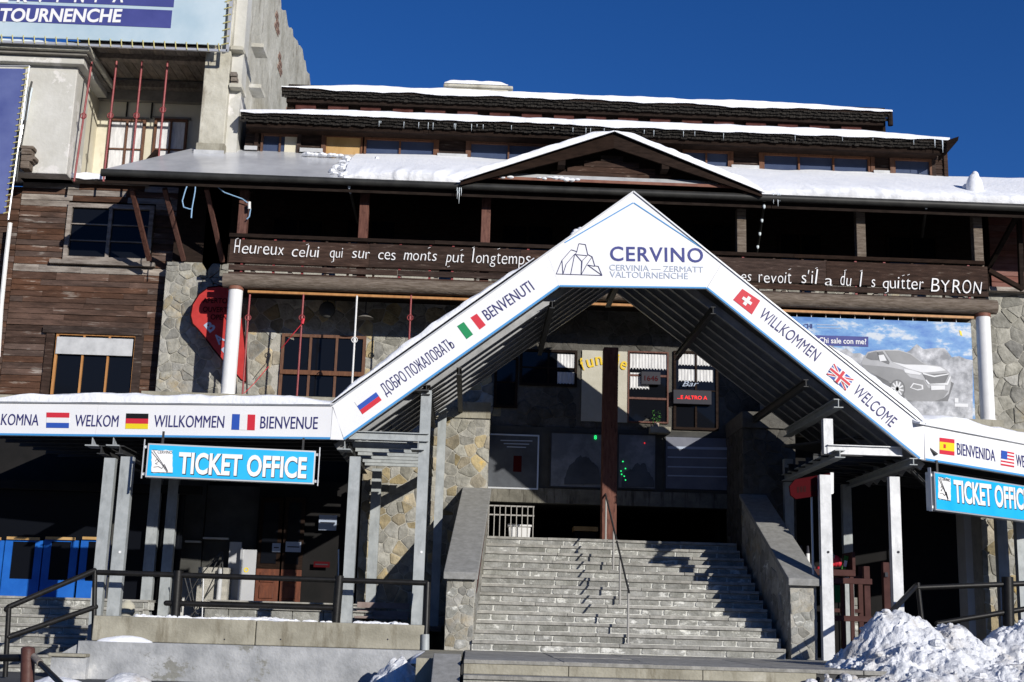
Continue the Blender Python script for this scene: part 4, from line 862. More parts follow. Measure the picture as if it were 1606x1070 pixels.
# ================================================================== CONCRETE BUILDING (upper left)
cb = thing('concrete_building', 'tall stained concrete building behind the left of the lodge', 'building', (-7, 27, 0))
Yp = 25.0
px0, px1 = P(316,160,Yp).x, P(356,160,Yp).x; pzb = P(330,240,Yp+.3).z
def rough_slab(nm, pts, th, m, amp=.05, nseg=22):   # wall slab with a broken upper edge: pts front-bottom .. top profile
    mb = MB(); mb.prism(pts, th); return build(nm, mb, m, cb)
build('front_pillar', MB().box(px0, px1, Yp, Yp+1.2, pzb-.3, 18), M['bconc'], cb, bev=.02)
build('pillar_foot', MB().box(px0-.03, px1+.03, Yp-.03, Yp+1, pzb-.3, P(330,225,Yp).z), M['conc'], cb, bev=.01)
build('foot_flashing', MB().box(px0-.06, px1+.03, Yp-.06, Yp-.032, P(330,247,Yp).z-.05, P(330,237,Yp).z), M['flash'], cb)
XS = P(372,232,25.3).x
rr = random.Random(12); top = []
Y_ = 25.2
while Y_ < 37: top.append((XS, Y_, 16.5+.25*math.sin(Y_*.6)+rr.uniform(-.13,.13)-(.0 if Y_ < 35 else (Y_-35)*.35)+max(0, 29-Y_)*.5)); Y_ += rr.uniform(.15,.5)
build('side_wall', MB().prism([(XS,25.2,8),(XS,37,8),(XS,37,14.5)]+top[::-1], (-.5,0,0)), M['bconc'], cb)
# recessed strip between pillar and side wall, with stubs
build('return_wall', MB().box(px1+.003, XS+.012, Yp+.15, Yp+.6, pzb-.3, 17.5), M['bconcl'], cb)
for x, y in ((374,88),(406,84),(372,146),(402,147)):
    q = P(x, y, 25.35); build('beam_stub', MB().box(q.x-.1, q.x+.16, 24.95, 25.5, q.z-.04, q.z+.05), M['bconc'], cb, bev=.01)
for x, y in ((370,122),(371,130),(371,138)):
    q = P(x, y, 25.2); build('broken_bracket', MB().box(q.x-.08, q.x+.05, 25.0, 25.3, q.z-.05, q.z+.04), M['soffit'], cb)
t = thing('downpipe', 'pale vertical pipe beside the billboard', 'downpipe', P(358,70,24.8)); build('pipe', MB().tube(P(363,-5,24.8), P(358,72,24.8), .035, 8), M['whitecol'], t)
# brick patches exposed on the side wall
for Y_, z_, s in ((28.5,15.3,.4),(29.3,14.6,.3),(31,14.2,.35),(32.6,15,.3)):
    for k in range(7):
        y0 = Y_+(k % 2)*.32+(k//2 % 2)*.14; z0_ = z_+(k//2)*.13; build('brick', MB().box(XS-.02, XS+.012, y0, y0+.28, z0_, z0_+.10), M['brick'], cb, bev=.006)
# recess with two windows
YR = 26.8
ra, rb = P(140,230,YR).x, P(330,230,YR).x
build('recess_wall', MB().box(ra-.3, rb+.5, YR, YR+.3, az1-.3, 16), M['cream'], cb)
for x0, x1 in ((168,226),(240,292)):
    a, b, c, d = rect(x0,188,x1,278,YR-.0); c = az1-.1
    f = window(cb, a, b, c, d, YR-.002, 2, 3, .05, M['framewood'], M['curtain'], .07, bar=.03)
    build('reveal', MB().box(a-.06, b+.06, YR-.05, YR-.004, d+.002, d+.05), M['greyband'], cb)
for x in (199, 238):
    q = P(x,175,YR-.02); build('wall_pipe', MB().tube((q.x,YR-.03,P(x,187,YR).z), (q.x,YR-.03,P(x,161,YR).z), .02, 6), M['gutter'], cb)
q0 = P(235,158,YR-.15).z; q1 = P(235,140,YR-.15).z
build('render_band', MB().box(ra, px0+.2, YR-.15, YR-.01, q0, q1), M['greyband'], cb)
build('render_band', MB().box(ra, px0+.2, YR-.35, YR-.16, q1-.03, q1+.12), M['soffit'], cb)
def soff(y0, y1, z0, z1, n_, nm='soffit_board'):
    for k in range(n_):
        u = k/n_; xa = ra+.0+(px0+.1-ra)*u; xb_ = ra+(px0+.1-ra)*(k+1)/n_-.012
        build(nm, MB().prism([(xa,y0,z0),(xb_,y0,z0),(xb_,y1,z1),(xa,y1,z1)], (0,.0,.03)), M['soffit'], cb)
zs1 = q1+.16; YS = 25.35; zs0 = P(235,97,YS).z
soff(YS+.05, YR-.3, zs0+.0, zs1, 15)
build('soffit_beam', MB().box(ra, px0+.1, YS-.1, YS+.08, P(235,97,YS).z, P(235,86,YS).z), M['soffit'], cb)
soff(24.75, YS-.12, P(235,72,24.75).z, P(235,87,YS-.1).z, 12)
build('roof_deck', MB().prism([(ra,24.9,P(235,64,24.9).z+.1),(px0,24.9,P(235,64,24.9).z+.1),(px0,YR,zs1+.6),(ra,YR,zs1+.6)], (0,0,.08)), M['darkwood'], cb)
# left pier with cornice
YPi = 25.0; pa, pb, pc, pd = rect(40,88,116,290,YPi); pb = P(112,200,YPi).x
build('pier', MB().box(-13.5, pb, YPi, YPi+.9, az1-.0, pd+.1), M['bconcl'], cb, bev=.02)
build('pier_return', MB().box(pb-.2, P(133,200,YPi+1).x, YPi+.91, YR, az1, pd+.2), M['cream'], cb)
z_a, z_b, z_c = P(60,100,YPi-.1).z, P(60,84,YPi-.2).z, P(60,70,YPi-.3).z
build('cornice', MB().box(-13.5, pb+.16, YPi-.16, YR-.2, z_a, z_b-.03), M['bconcl'], cb, bev=.02)
build('cornice', MB().box(-13.5, pb+.24, YPi-.26, YR-.2, z_b-.03, z_b+.03), M['greyband'], cb); build('cornice', MB().box(-13.5, pb+.32, YPi-.36, YR-.2, z_b+.03, z_c), M['bconc'], cb, bev=.03)
snow_strip('snow_layer', (-13.4,YPi-.36,z_c), (pb+.2,YPi-.36,z_c), (-13.4,YPi+.3,z_c+.02), (pb+.2,YPi+.3,z_c+.02), .07, M['ice'], 'thin icy snow on the cornice under the pale billboard', seed=8, amp=.4, nx=50)
# carved bracket at the foot of the pier
q = P(40,262,YPi-.2); t = thing('carved_bracket', 'weathered brown carved bracket at the foot of the concrete pier', 'bracket', (q.x, YPi-.2, az1))
for k, (dx, w_, z0_, z1_) in enumerate(((0,.13,.42,.50),(0,.10,.30,.42),(.02,.12,.16,.30),(.0,.09,0,.16),(.15,.04,.2,.28))): build('carved_block', MB().box(q.x+dx-w_, q.x+dx+w_, YPi-.25-.02*(k % 2), YPi-.02, az1+z0_, az1+z1_-.004), M['log'], t, bev=.02)
# iron rods in the recess
for px, x2, py0, py1, l in ((144,116,97,285,'red iron rod in front of the pier edge, leftmost of the recess'),(183,162,96,285,'red iron rod left of the recessed window pair'),(223,204,96,285,'red iron rod crossing the left recessed window'),(263,247,96,265,'red iron rod crossing the right recessed window')):
    a, b = P(px, py0, 25.1), P(x2, py1, 25.1); t = thing('iron_rod', l, 'iron rod', b, 'iron rods with rings'); build('shaft', MB().tube(b, a, .022, 8), M['redrod'], t)
    q = a.lerp(b, .46); mb = MB(); mb.path([q+Vector((.06*math.cos(k*math.pi/5), -.02, .06*math.sin(k*math.pi/5))) for k in range(11)], .01, 6); build('ring', mb, M['redrod'], t); build('collar', MB().tube(q-Vector((0,0,.05)), q+Vector((0,0,.05)), .034, 8), M['redrod'], t)
# billboard above
YBB = 24.55; BP = FP(YBB)
t = thing('roof_billboard', 'pale blue banner billboard with dark bands and white capitals, laced into a frame', 'billboard', P(180,66,YBB))
a = [P(-160,-160,YBB), P(-160,62,YBB), P(351,66,YBB), P(357,-160,YBB)]
x1_ = P(353,30,YBB).x; z0_ = P(180,64,YBB).z; build('sheet', MB().box(-13, x1_, YBB, YBB+.03, z0_, 16.5), M['bill'], t)
zA_, zB_, zC_ = P(135,39,YBB).z, P(135,11,YBB).z, P(135,6,YBB).z; xr = P(270,20,YBB).x
build('band', MB().box(-12.5, xr, YBB-.006, YBB-.001, zA_, zB_), M['indigo'], t); build('band', MB().box(-12.5, xr+.02, YBB-.006, YBB-.001, zC_, zC_+.4), M['indigo'], t)
lettering('VALTOURNENCHE', BP, (-51,33), (191,34.5), 21, M['white'], t, bold=.028, shear=.12, off=.012)
for ch, x in (('C',-34),('E',-2),('R',26),('V',56),('I',88),('N',116),('I',148),('A',176)): lettering(ch, BP, (x,3), (x+(17 if ch != 'I' else 5),3.3), 21, M['white'], t, bold=.028, shear=.12, off=.012)
fr_ = MB(); fr_.bar((-13,YBB+.01,z0_-.12), (x1_+.1,YBB+.01,z0_-.12), .05, .05); fr_.bar((x1_+.10,YBB+.01,z0_-.14), (x1_+.10,YBB+.01,16.5), .05, .05, (0,1,0)); build('frame', fr_, M['alu'], t)
x = -12.8; mb = MB()
while x < x1_: mb.path([(x,YBB-.01,z0_+.03), (x+.03,YBB-.03,z0_-.14)], .012, 5); x += .22
z = z0_
while z < 14: mb.path([(x1_-.03,YBB-.01,z), (x1_+.12,YBB-.03,z+.04)], .012, 5); z += .16
build('lacing', mb, M['lacing'], t, kind='stuff')
# blue banner left
YQ = 24.7; t = thing('blue_banner', 'dusky blue cloth banner laced to a frame at the left edge', 'banner', P(0,330,YQ))
c4 = [P(-150,105,YQ), P(40,108,YQ), P(8,335,YQ), P(-150,335,YQ)]; build('cloth', MB().prism(c4, (0,.02,0)), M['bannerblue'], t)
mb = MB()
for k in range(26):
    u = k/25; q = P(40,108,YQ).lerp(P(8,335,YQ), u); mb.path([q+Vector((-.03,-.01,0)), q+Vector((.08,-.02,.03))], .012, 5)
build('lacing', mb, M['lacing'], t, kind='stuff'); mb = MB(); mb.path([P(46,104,YQ), P(13,345,YQ)], .02); mb.path([P(-150,103,YQ), P(46,104,YQ)], .02); build('frame', mb, M['alu'], t)

# ================================================================== ENTRANCE CANOPY
YF = 19.7
G = FP(YF)
A_ = P(521,637,YF); Bq = P(1449,668,YF)
th = R(8.7); LW = Plane((A_.x-6*math.cos(th), YF+6*math.sin(th)), (A_.x, YF))
th2 = R(36); RW = Plane((Bq.x, YF), (Bq.x+6*math.cos(th2), YF+6*math.sin(th2)))
ca = thing('entrance_canopy', 'steel entrance canopy with white welcome fascia rising to a gable over the stairs', 'canopy', (2.4, 19.7, 1.1))
def panel(pl, pts, th=.07):
    v = [pl.at(*p) for p in pts]; return build('fascia_panel', MB().prism(v, -pl.n*th), M['panel'], ca)
TL, TR, AP = (521,637), (1449,668), (993.5,302)
def mix(a, b, t): return (a[0]+(b[0]-a[0])*t, a[1]+(b[1]-a[1])*t)
s1, s2 = (843,411.5), (1140,421)                   # seams
# left leg, apex, right leg
def on(a, b, x): return a[1]+(b[1]-a[1])*(x-a[0])/(b[0]-a[0])
yl1 = on(TL, AP, 858); yr1 = on(AP, TR, 1132)
pL = panel(G, [TL, (858,on(TL,AP,858)), (877.9,449.5), (540,690)])
pA = panel(G, [(858.15,yl1), AP, (1131.9,yr1), (1108,452.5), (878,449.5)])
pR = panel(G, [(1132.1,on(AP,TR,1132.1)), TR, (1449,721), (1440,719.5), (1108.2,453)])
z_t, z_b = A_.z, G.at(540,690).z
def wing(pl, x0, x1, zt, zb):                       # x along the wing from corner
    o = []
    for a, b in zip(x0, x1):
        p, q = pl.a+pl.u*a, pl.a+pl.u*b; v = [Vector((p.x,p.y,zt)), Vector((q.x,q.y,zt)), Vector((q.x,q.y,zb)), Vector((p.x,p.y,zb))]
        o.append(build('fascia_panel', MB().prism(v, -pl.n*.07), M['panel'], ca))
    return o
zWt, zWb = A_.z-.0, z_b+.0
Ltot = 6.0
# left wing: small closing piece between the seam at 521 and the slanted corner
pW = wing(LW, [2.2-2.2, 2.203-.0+.0], [2.2, Ltot], zWt, zWb)
pC = build('fascia_panel', MB().prism([G.at(522,637), G.at(539,690), Vector((A_.x+.004,YF,zWb))], (0,.07,0)), M['panel'], ca)
zR0, zR1 = Bq.z, G.at(1449,722).z
pX = wing(RW, [.004, 3.0], [2.997, 5.5], zR0, zR1)
# blue lower edges and fine blue line in the apex
def strip(pl, a, b, w_, m=M['skyline'], par=ca, off=.003, name='blue_edge'):
    p, q = pl.at(*a, off+.003), pl.at(*b, off+.003); return build(name, MB().bar(p, q, .006, w_, (0,0,1)), m, par)
def slantstrip(a, b, wpx, m, par, nm='blue_edge'):
    p, q = G.at(*a, .003), G.at(*b, .003); d = (q-p).normalized(); n = Vector((-d.z, 0, d.x)); n = n if n.z > 0 else -n; w_ = wpx*YF/FPX
    build(nm, MB().prism([p, q, q+n*w_, p+n*w_], (0,-.004,0)), m, par)
slantstrip((540,690), (878,449.7), 3.4, M['skyline'], pL); slantstrip((878,449.7), (1108,452.7), 2.6, M['skyline'], pA); slantstrip((1108,452.7), (1442,720), 3.0, M['skyline'], pR)
slantstrip((886,381.5), (993.5,319), 1.8, M['skyline'], pA); slantstrip((993.5,319), (1100,389.5), 1.8, M['skyline'], pA)
for o_, a_, b_ in ((pW[0],0,2.2),(pW[1],2.2,6)):
    p, q = LW.a+LW.u*a_, LW.a+LW.u*b_; p.z = q.z = zWb+.018; build('blue_edge', MB().bar(p+LW.n*.004, q+LW.n*.004, .006, .032), M['skyline'], o_)
p, q = RW.a+RW.u*.01, RW.a+RW.u*5.5; p.z = q.z = zR1+.018; build('blue_edge', MB().bar(p+RW.n*.004, q+RW.n*.004, .006, .032), M['skyline'], pX[0])
# top trims
for a, b in ((TL, AP), (AP, TR)):
    p, q = G.at(*a), G.at(*b); build('edge_trim', MB().bar(p+Vector((0,.03,.012)), q+Vector((0,.03,.012)), .11, .022, (0,0,1)), M['alu'], ca)
for pl, l, z in ((LW,6,z_t),(RW,5.5,zR0)):
    p, q = pl.a.copy(), pl.a+pl.u*l; p.z = q.z = z+.012; build('edge_trim', MB().bar(p-pl.n*.03, q-pl.n*.03, .11, .022), M['alu'], ca)
NV = M['navy']
def wl_(s, a, b, cap, par): lettering(s, LW, a, b, cap, NV, par)
wl_('VÄLKOMNA', (-28,666), (60,667.5), 17.5, pW[0]); wl_('WELKOM', (117,668.5), (185,669.5), 18, pW[1]); wl_('WILLKOMMEN', (241,669.5), (351,671), 18.5, pW[1]); wl_('BIENVENUE', (408,672), (498,673), 19, pW[1])
flag('nl', LW, [(73,647),(109,647.5),(108,671.5),(72.5,671)], pW[1]); flag('de', LW, [(198,648.5),(233,649),(232,673),(196.5,672.5)], pW[1]); flag('fr', LW, [(364.5,649.5),(400.5,650.5),(399.5,675),(363,674)], pW[1])
flag('ru', G, [(555.8,630.5),(585.3,608.8),(598.8,627.7),(568.6,650)], pL); flag('it', G, [(717,511.6),(747.7,492),(762,510),(732,532)], pL)
lettering('ДОБРО ПОЖАЛОВАТЬ', G, (605.5,620), (714.5,544), 18, NV, pL); lettering('BENVENUTI', G, (765.5,503), (839,454), 18, NV, pL)
lettering('CERVINO', G, (957,408.7), (1103,411.5), 22.5, M['indigo'], pA, bold=.012, space=1.1)
lettering('CERVINIA — ZERMATT', G, (956,424), (1103,427.5), 9.3, M['greyprint'], pA, bold=-.002); lettering('VALTOURNENCHE', G, (956.5,435), (1079,437.8), 9.6, M['greyprint'], pA, bold=-.002)
mb = MB()
def zp(x, y): return G.at(780+x/3.344, 160+y/3.344, .006)
for ln in ([(310,902),(340,830),(388,775),(418,785),(428,743),(463,748),(475,800),(498,812),(512,860),(530,862),(550,910),(310,902)],[(345,905),(340,830)],[(345,905),(362,850),(407,797),(385,906)],[(418,785),(410,800),(472,806)],[(410,798),(443,836),(440,907)],[(443,836),(475,803)],[(440,907),(472,850),(498,812)],[(440,907),(446,836)],[(474,855),(512,862)],[(474,855),(548,908)]):
    for a, b in zip(ln, ln[1:]): mb.bar(zp(*a), zp(*b), .007, .013, (0,-1,0))
build('mountain_logo', mb, M['navy'], pA)
flag('ch', G, [(1164.3,453.2),(1192.4,471.8),(1179.2,493.3),(1149.9,470.3)], pR); flag('uk', G, [(1307.8,570.4),(1338.9,595.9),(1326.4,612.9),(1296.4,586.9)], pR)
lettering('WILLKOMMEN', G, (1189,496), (1278,567), 18, NV, pR); lettering('WELCOME', G, (1336.5,615.5), (1396.6,670.6), 18, NV, pR)
flag('es', RW, [(1473.5,686.4),(1496.8,689.3),(1496.8,714.8),(1473.5,711.8)], pX[0]); flag('us', RW, [(1570,706.4),(1590.5,710.3),(1590.5,733.3),(1569.5,729.7)], pX[0])
lettering('BIENVENIDA', RW, (1501.3,713), (1561,724), 18.5, NV, pX[0]); lettering('WELCOME', RW, (1594,731), (1636,739), 18.5, NV, pX[0])
# rivet dots and hairline seams
# rafters of the gable: parallel to the slopes, one behind the other
L0, L1 = G.at(552,690), G.at(882,456); L1 = Vector((G.at(993.5,376).x, YF, G.at(993.5,376).z))
apx, apz = L1.x, G.at(993.5,372).z
eLx, eRx = G.at(560,684).x, G.at(1425,716).x; ez_ = z_b+.10
for k in range(7):
    y = YF+.40+k*.44
    for ex in (eLx-.35, eRx+.35):
        build('rafter', MB().ibeam((ex,y,ez_-.18), (apx+.01*(1 if ex < apx else -1),y,apz), .07, .12, .012), M['rafter'], ca)
build('ridge_beam', MB().ibeam((apx,YF+.1,apz-.14), (apx,YW+.0,apz-.14), .10, .14, .014), M['dsteel'], ca)
for u in (.36, .70):
    for ex in (eLx, eRx):
        x, z = ex+(apx-ex)*u, ez_+(apz-ez_)*u; build('purlin', MB().ibeam((x,YF+.1,z-.14), (x,YW-.05,z-.14), .08, .12, .012), M['dsteel'], ca)
# roof sheets (gable) just above rafters
for ex, nm in ((eLx-.45,'l'),(eRx+.45,'r')):
    a = Vector((ex,YF+.08,ez_-.14+.08)); b = Vector((apx,YF+.08,apz+.10)); mb = MB(); d = (b-a); up = Vector((-d.z,0,d.x)).normalized(); up = up if up.z > 0 else -up
    a += up*.05; b += up*.05; mb.prism([a, b, b+Vector((0,3.3,0)), a+Vector((0,3.3,0))], up*.03); build('roof_sheet', mb, M['dsteel'], ca)
# wing roofs and joists
def wroof(pl, x0, x1, zt, depth, n_, zj, nm):
    mb = MB(); a, b = pl.a+pl.u*x0, pl.a+pl.u*x1; a.z = b.z = zt-.06; back = -pl.n
    c9 = pl.a+pl.u*min(x1,5.98); c9.z = a.z
    if x1 > 6: build('roof_sheet', MB().prism([c9+back*.24, b+back*.24, b+back*depth, c9+back*depth], (0,0,.04)), M['dsteel'], ca); b = c9
    mb.prism([a+back*.06, b+back*.06, b+back*depth, a+back*depth], (0,0,.04)); build('roof_sheet', mb, M['dsteel'], ca)
    for k in range(n_):
        b = pl.a+pl.u*min(x1,5.9); b.z = a.z; q = back*(.35+k*(depth-.5)/(n_-1)); p0, p1 = a+q, b+q; p0.z = p1.z = zj; build('joist', MB().ibeam(p0, p1, .07, .12), M['dsteel'], ca)
wroof(LW, .0, 6.55, z_t, 3.4, 7, z_b+.12, 'l'); 
wroof(RW, .15, 5.5, zR0, 3.0, 6, zR1+.12, 'r')
# tower frames
def post(x0, y0, z0, z1, w_=.13, lean=0, m='steel', hole=True, name='post'):
    p = build(name, MB().ibeam((x0,y0+.06,z0), (x0,y0+.06,z1), .12, w_, .014, (1,0,0)), M[m], ca)
    f = build('face_plate', MB().box(x0-w_/2, x0+w_/2, y0-.012, y0-.001, z0, z1), M[m], p)
    return p
YPf, YPb = YF+.2, 23.1
def pp(px, pyt, pyb, Y, w_=.15, zb=None, **k):
    q0, q1 = P(px, (pyt+pyb)/2, Y), 0; zt = P(px, pyt, Y).z; zb = P(px, pyb, Y).z if zb is None else zb
    return post(q0.x, Y, zb, zt, w_, **k)
zLed = 1.50
pp(550,716,975,YPf,.165,zb=zLed-.02); pp(661,612,982,YPf,.165,zb=zLed-.02)
pp(586,735,950,YPb,.17,zb=1.4); pp(688,640,950,YPb,.15,zb=1.4)
pp(159,718,1005,YPf,.17,zb=1.12); pp(188,716,968,YPf,.19,zb=1.45)
pp(236,745,968,YPb,.19,zb=1.4); pp(264,745,968,YPb,.18,zb=1.4)
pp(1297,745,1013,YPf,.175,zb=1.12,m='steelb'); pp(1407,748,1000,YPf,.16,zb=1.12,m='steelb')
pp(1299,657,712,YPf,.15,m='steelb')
pp(1238,720,900,YPb,.16,zb=1.4); pp(1330,760,930,YPb,.16,zb=1.3)
pp(1574,800,960,22.6,.19,zb=1.1); pp(1604,790,960,22.2,.18,zb=1.1)
def ib(a, ya, b, yb, w_=.10, h_=.12, m='steel', nm='beam', z=None):
    p, q = P(*a, ya), P(*b, yb)
    if z is not None: q.z = p.z
    return build(nm, MB().ibeam(p, q, w_, h_, .014), M[m], ca)
zbm = P(610,685,YPf).z; xa_, xb_ = P(546,690,YPf).x, P(672,690,YPf).x; xpo = P(661,700,YPf).x; xpi = P(550,700,YPf).x
def bx(x0,y0,x1,y1,z,h_=.13,w_=.1,m='steel',nm='beam',dz=0): build(nm, MB().ibeam((x0,y0,z),(x1,y1,z+dz),w_,h_,.014), M[m], ca)
bx(xa_+.02, YPf-.02, xb_, YPf-.02, zbm, .13)
bx(xpi-.05, YPf+.15, xpi-.05, YPb+.1, zbm-.16, .15, .1, 'dsteel'); bx(xpo+.04, YPf+.15, xpo+.04, YPb+.2, zbm-.16, .15, .1, 'dsteel')
for k in range(6):
    y = YPf+.35+k*.48; bx(xpi, y, xpo, y, zbm-.09, .11, .06, 'steel', 'cross_joist')
zh = P(661,612,YPf).z; bx(xpo+.04, YPf-.05, xpo+.04, YPb+.3, zh+.0, .16, .12, 'dsteel')
build('flange_bracket', MB().box(xpo-.22, xpo+.08, YPf-.1, YPf+.3, zh-.03, zh-.005), M['dsteel'], ca)
for px in (540, 655, 145, 178):
    q = P(px, 703 if px > 500 else 697, YPf-.05); build('flange_bracket', MB().box(q.x-.10, q.x+.10, YPf-.1, YPf+.25, q.z-.03, q.z-.012), M['steel'], ca); build('web_bracket', MB().prism([(q.x,YPf-.1,q.z-.012),(q.x,YPf+.2,q.z-.012),(q.x,YPf-.1,q.z+.10)], (.012,0,0)), M['steel'], ca)
for x in (-.0,): pass
for px in (159, 188): x = P(px,716,YPf).x; bx(x, YPf-.05, x, YPb+.1, P(px,706,YPf).z, .13, .12, 'dsteel')
# right tower
zr = P(1350,707,YPf).z; xr0, xr1 = P(1297,707,YPf).x, P(1424,715,YPf).x
bx(xr0, YPf-.02, xr1-.1, YPf-.02, zr, .15, .1, 'steelb')
bx(xr0+.12, YPf-.3, xr0+.12, YPb, zr-.10, .12, .16, 'steel'); bx(xr1, YPf-.25, xr1, YPb, P(1425,727,YPf).z, .11, .12, 'steel'); bx(P(1311,635,YPf).x, YPf-.15, P(1311,635,YPf).x, YPb, P(1311,635,YPf).z, .14, .15, 'steel')
bx(xr0, YPb, 9.5, YPb, zr-.1, .14, .1, 'dsteel')
for k in range(6): y = YPf+.35+k*.48; bx(xr0, y, xr1, y, zr-.02, .11, .06, 'dsteel', 'cross_joist')
ib((1430,738),YPf+.2,(1466,775),YPf+.5,.05,.05,'dsteel','brace')
for px, Y in ((188,YPf),(661,YPf),(1297,YPf),(1407,YPf)):
    q = P(px+(2 if px > 900 else 0), 866 if px > 900 else 866, Y-.014); mb = MB(); mb.tube(q, q+Vector((0,-.006,0)), .02, 14); build('post_disc', mb, M['dark'] if px > 900 else M['white'], ca)
# snow on the canopy
p, q = LW.a+LW.u*.3, LW.a+LW.u*5.98; p.z = q.z = z_t+.02
snow_strip('snow_layer', p+LW.n*(-.02), q+LW.n*(-.02), p-LW.n*1.2+Vector((0,0,.03)), q-LW.n*1.2+Vector((0,0,.03)), .15, M['snow'], 'snow lying along the top of the left canopy wing', seed=13, amp=.35, hang=.0, rag=.03, nx=110, f=.7)
a, b = G.at(516,637), G.at(838,408); a.y = b.y = YF+.02; a.z += .02; b.z += .02
snow_strip('snow_layer', a, b, a+Vector((0,1.2,0)), b+Vector((0,1.2,0)), .10, M['snow'], 'uneven snow sliding down the left slope of the canopy gable', seed=17, amp=.65, hang=.0, rag=.02, nx=70, f=1.0)
p, q = RW.a+RW.u*(-.15), RW.a+RW.u*5.4; p.z = q.z = zR0+.02
snow_strip('snow_layer', p-RW.n*.02, q-RW.n*.02, p-RW.n*1.2+Vector((0,0,.25)), q-RW.n*1.2+Vector((0,0,.25)), .20, M['ice'] if False else M['snow'], 'rounded icy snow on top of the right canopy wing', seed=23, amp=.2, hang=.0, rag=.02, nx=70, f=.9)
a, b = G.at(1300,545), G.at(1452,668); a.y = b.y = YF+.02
snow_strip('snow_layer', a+Vector((0,0,.02)), b+Vector((0,0,.02)), a+Vector((0,1,.02)), b+Vector((0,1,.02)), .12, M['snow'], 'snow at the foot of the right slope of the canopy gable', seed=29, amp=.5, hang=0, rag=.02, nx=40)
mb = MB(); mb.sm = True
for x, y, r in ((900,365,.05),(905,361,.07),(911,357,.05)): q = G.at(x,y); mb.ball((q.x,YF+.1,q.z), r, .06, r*.7, 8, 6)
build('snow_lump', mb, M['snow'], None, 'small snow lump near the top of the left gable slope', 'snow')

# ================================================================== TICKET SIGNS
def ticket(pl, c4, tpx, lpx, label, end='right', th=.16):
    """c4: tl,tr,br,bl pixels"""
    v = [pl.at(*p) for p in c4]; zt = (v[0].z+v[1].z)/2; zb = (v[2].z+v[3].z)/2; a = (v[0]+v[3])/2; b = (v[1]+v[2])/2
    t = thing('ticket_office_sign', label, 'sign', ((a.x+b.x)/2, (a.y+b.y)/2, zb))
    def w3(x, z, d): return Vector((x.x, x.y, z))+pl.n*d
    build('light_box', MB().prism([w3(a,zb,0), w3(b,zb,0), w3(b,zt,0), w3(a,zt,0)], -pl.n*th), M['alu'], t)
    u = (b-a); u.z = 0; L_ = u.length; u.normalize(); g = .022
    build('front_sheet', MB().prism([w3(a+u*g,zb+g,.002), w3(b-u*g,zb+g,.002), w3(b-u*g,zt-g,.002), w3(a+u*g,zt-g,.002)], pl.n*.004), M['cyan'], t)
    lettering('TICKET OFFICE', pl, (tpx[0]+.7,tpx[1]+.9), (tpx[2]+.7,tpx[3]+.9), tpx[4], M['dark'], t, off=.008, bold=.042, name='letter_shadow', depth=.001)
    lettering('TICKET OFFICE', pl, tpx[:2], tpx[2:4], tpx[4], M['white'], t, off=.012, bold=.03)
    q = [pl.at(*p, .008) for p in lpx]; n_ = 9; edge = []; r_ = random.Random(5)
    for k in range(4):
        for j in range(n_): e = q[k].lerp(q[(k+1) % 4], j/n_); edge.append(e+(sum(q, Vector())/4-e)*r_.uniform(0,.07))
    lg = build('logo_patch', MB().prism(edge, pl.n*.003), M['white'], t)
    def lp(u_, v_): return q[0].lerp(q[1], u_).lerp(q[3].lerp(q[2], u_), v_)+pl.n*.006
    mb = MB()
    for ln in ([(.03,.1),(.5,.62),(.75,.95)],[(.12,.05),(.78,.92)],[(.12,.75),(.35,.72),(.5,.8),(.62,.62),(.78,.92)],[(.2,.5),(.28,.38),(.36,.5),(.2,.6),(.3,.62)],[(.0,.97),(1,.97)],[(.05,.02),(.3,.02)]):
        for i, j in zip(ln, ln[1:]): mb.bar(lp(*i), lp(*j), .006, .011, pl.n)
    build('logo_drawing', mb, M['dark'], lg)
    lettering('CERVINO', pl, (lpx[0][0]+(lpx[1][0]-lpx[0][0])*.3, lpx[0][1]+6.2), (lpx[1][0]-1, lpx[1][1]+6), 4.6, M['dark'], lg, off=.014, depth=.002)
    for e, s in ((a, -1), (b, 1)):
        for dz in (zb+.05, zt-.05): build('mounting_bracket', MB().box(*((lambda c: (c.x-.03, c.x+.03, c.y-.03+.08, c.y+.09, dz-.02, dz+.02))(e+u*s*.03))), M['alu'], t)
        build('side_rail', MB().prism([w3(e+u*s*.05,zb-.02,-.02), w3(e+u*s*.065,zb-.02,-.02), w3(e+u*s*.065,zt+.06,-.02), w3(e+u*s*.05,zt+.06,-.02)], -pl.n*.05), M['alu'], t)
        build('hanger', MB().bar(w3(e-u*s*.2,zt,-.08), w3(e-u*s*.2,zt+.2,-.08), .03, .03, (0,1,0)), M['dsteel'], t)
    return t
p0, p1 = P(229,722,19.35), P(493,733,19.62)
TP = Plane((p0.x,p0.y), (p1.x,p1.y))
ticket(TP, [(230,696.5),(494,706),(494,759),(230,749)], (278.7,741.5,480,749.3,31), [(237,705),(271,706),(271,743),(237,742)], 'cyan sign reading TICKET OFFICE hanging under the left canopy wing')
ticket(Plane((RW.a+RW.u*.02+RW.n*.12)[:2], (RW.a+RW.u*3+RW.n*.12)[:2]), [(1466,738),(1660,772),(1660,828),(1466,796)], (1496.8,786.5,1614,799.5,32.5), [(1471,747),(1491,750),(1491,787),(1471,783)], 'cyan sign reading TICKET OFFICE under the right canopy wing, cut by the picture edge')

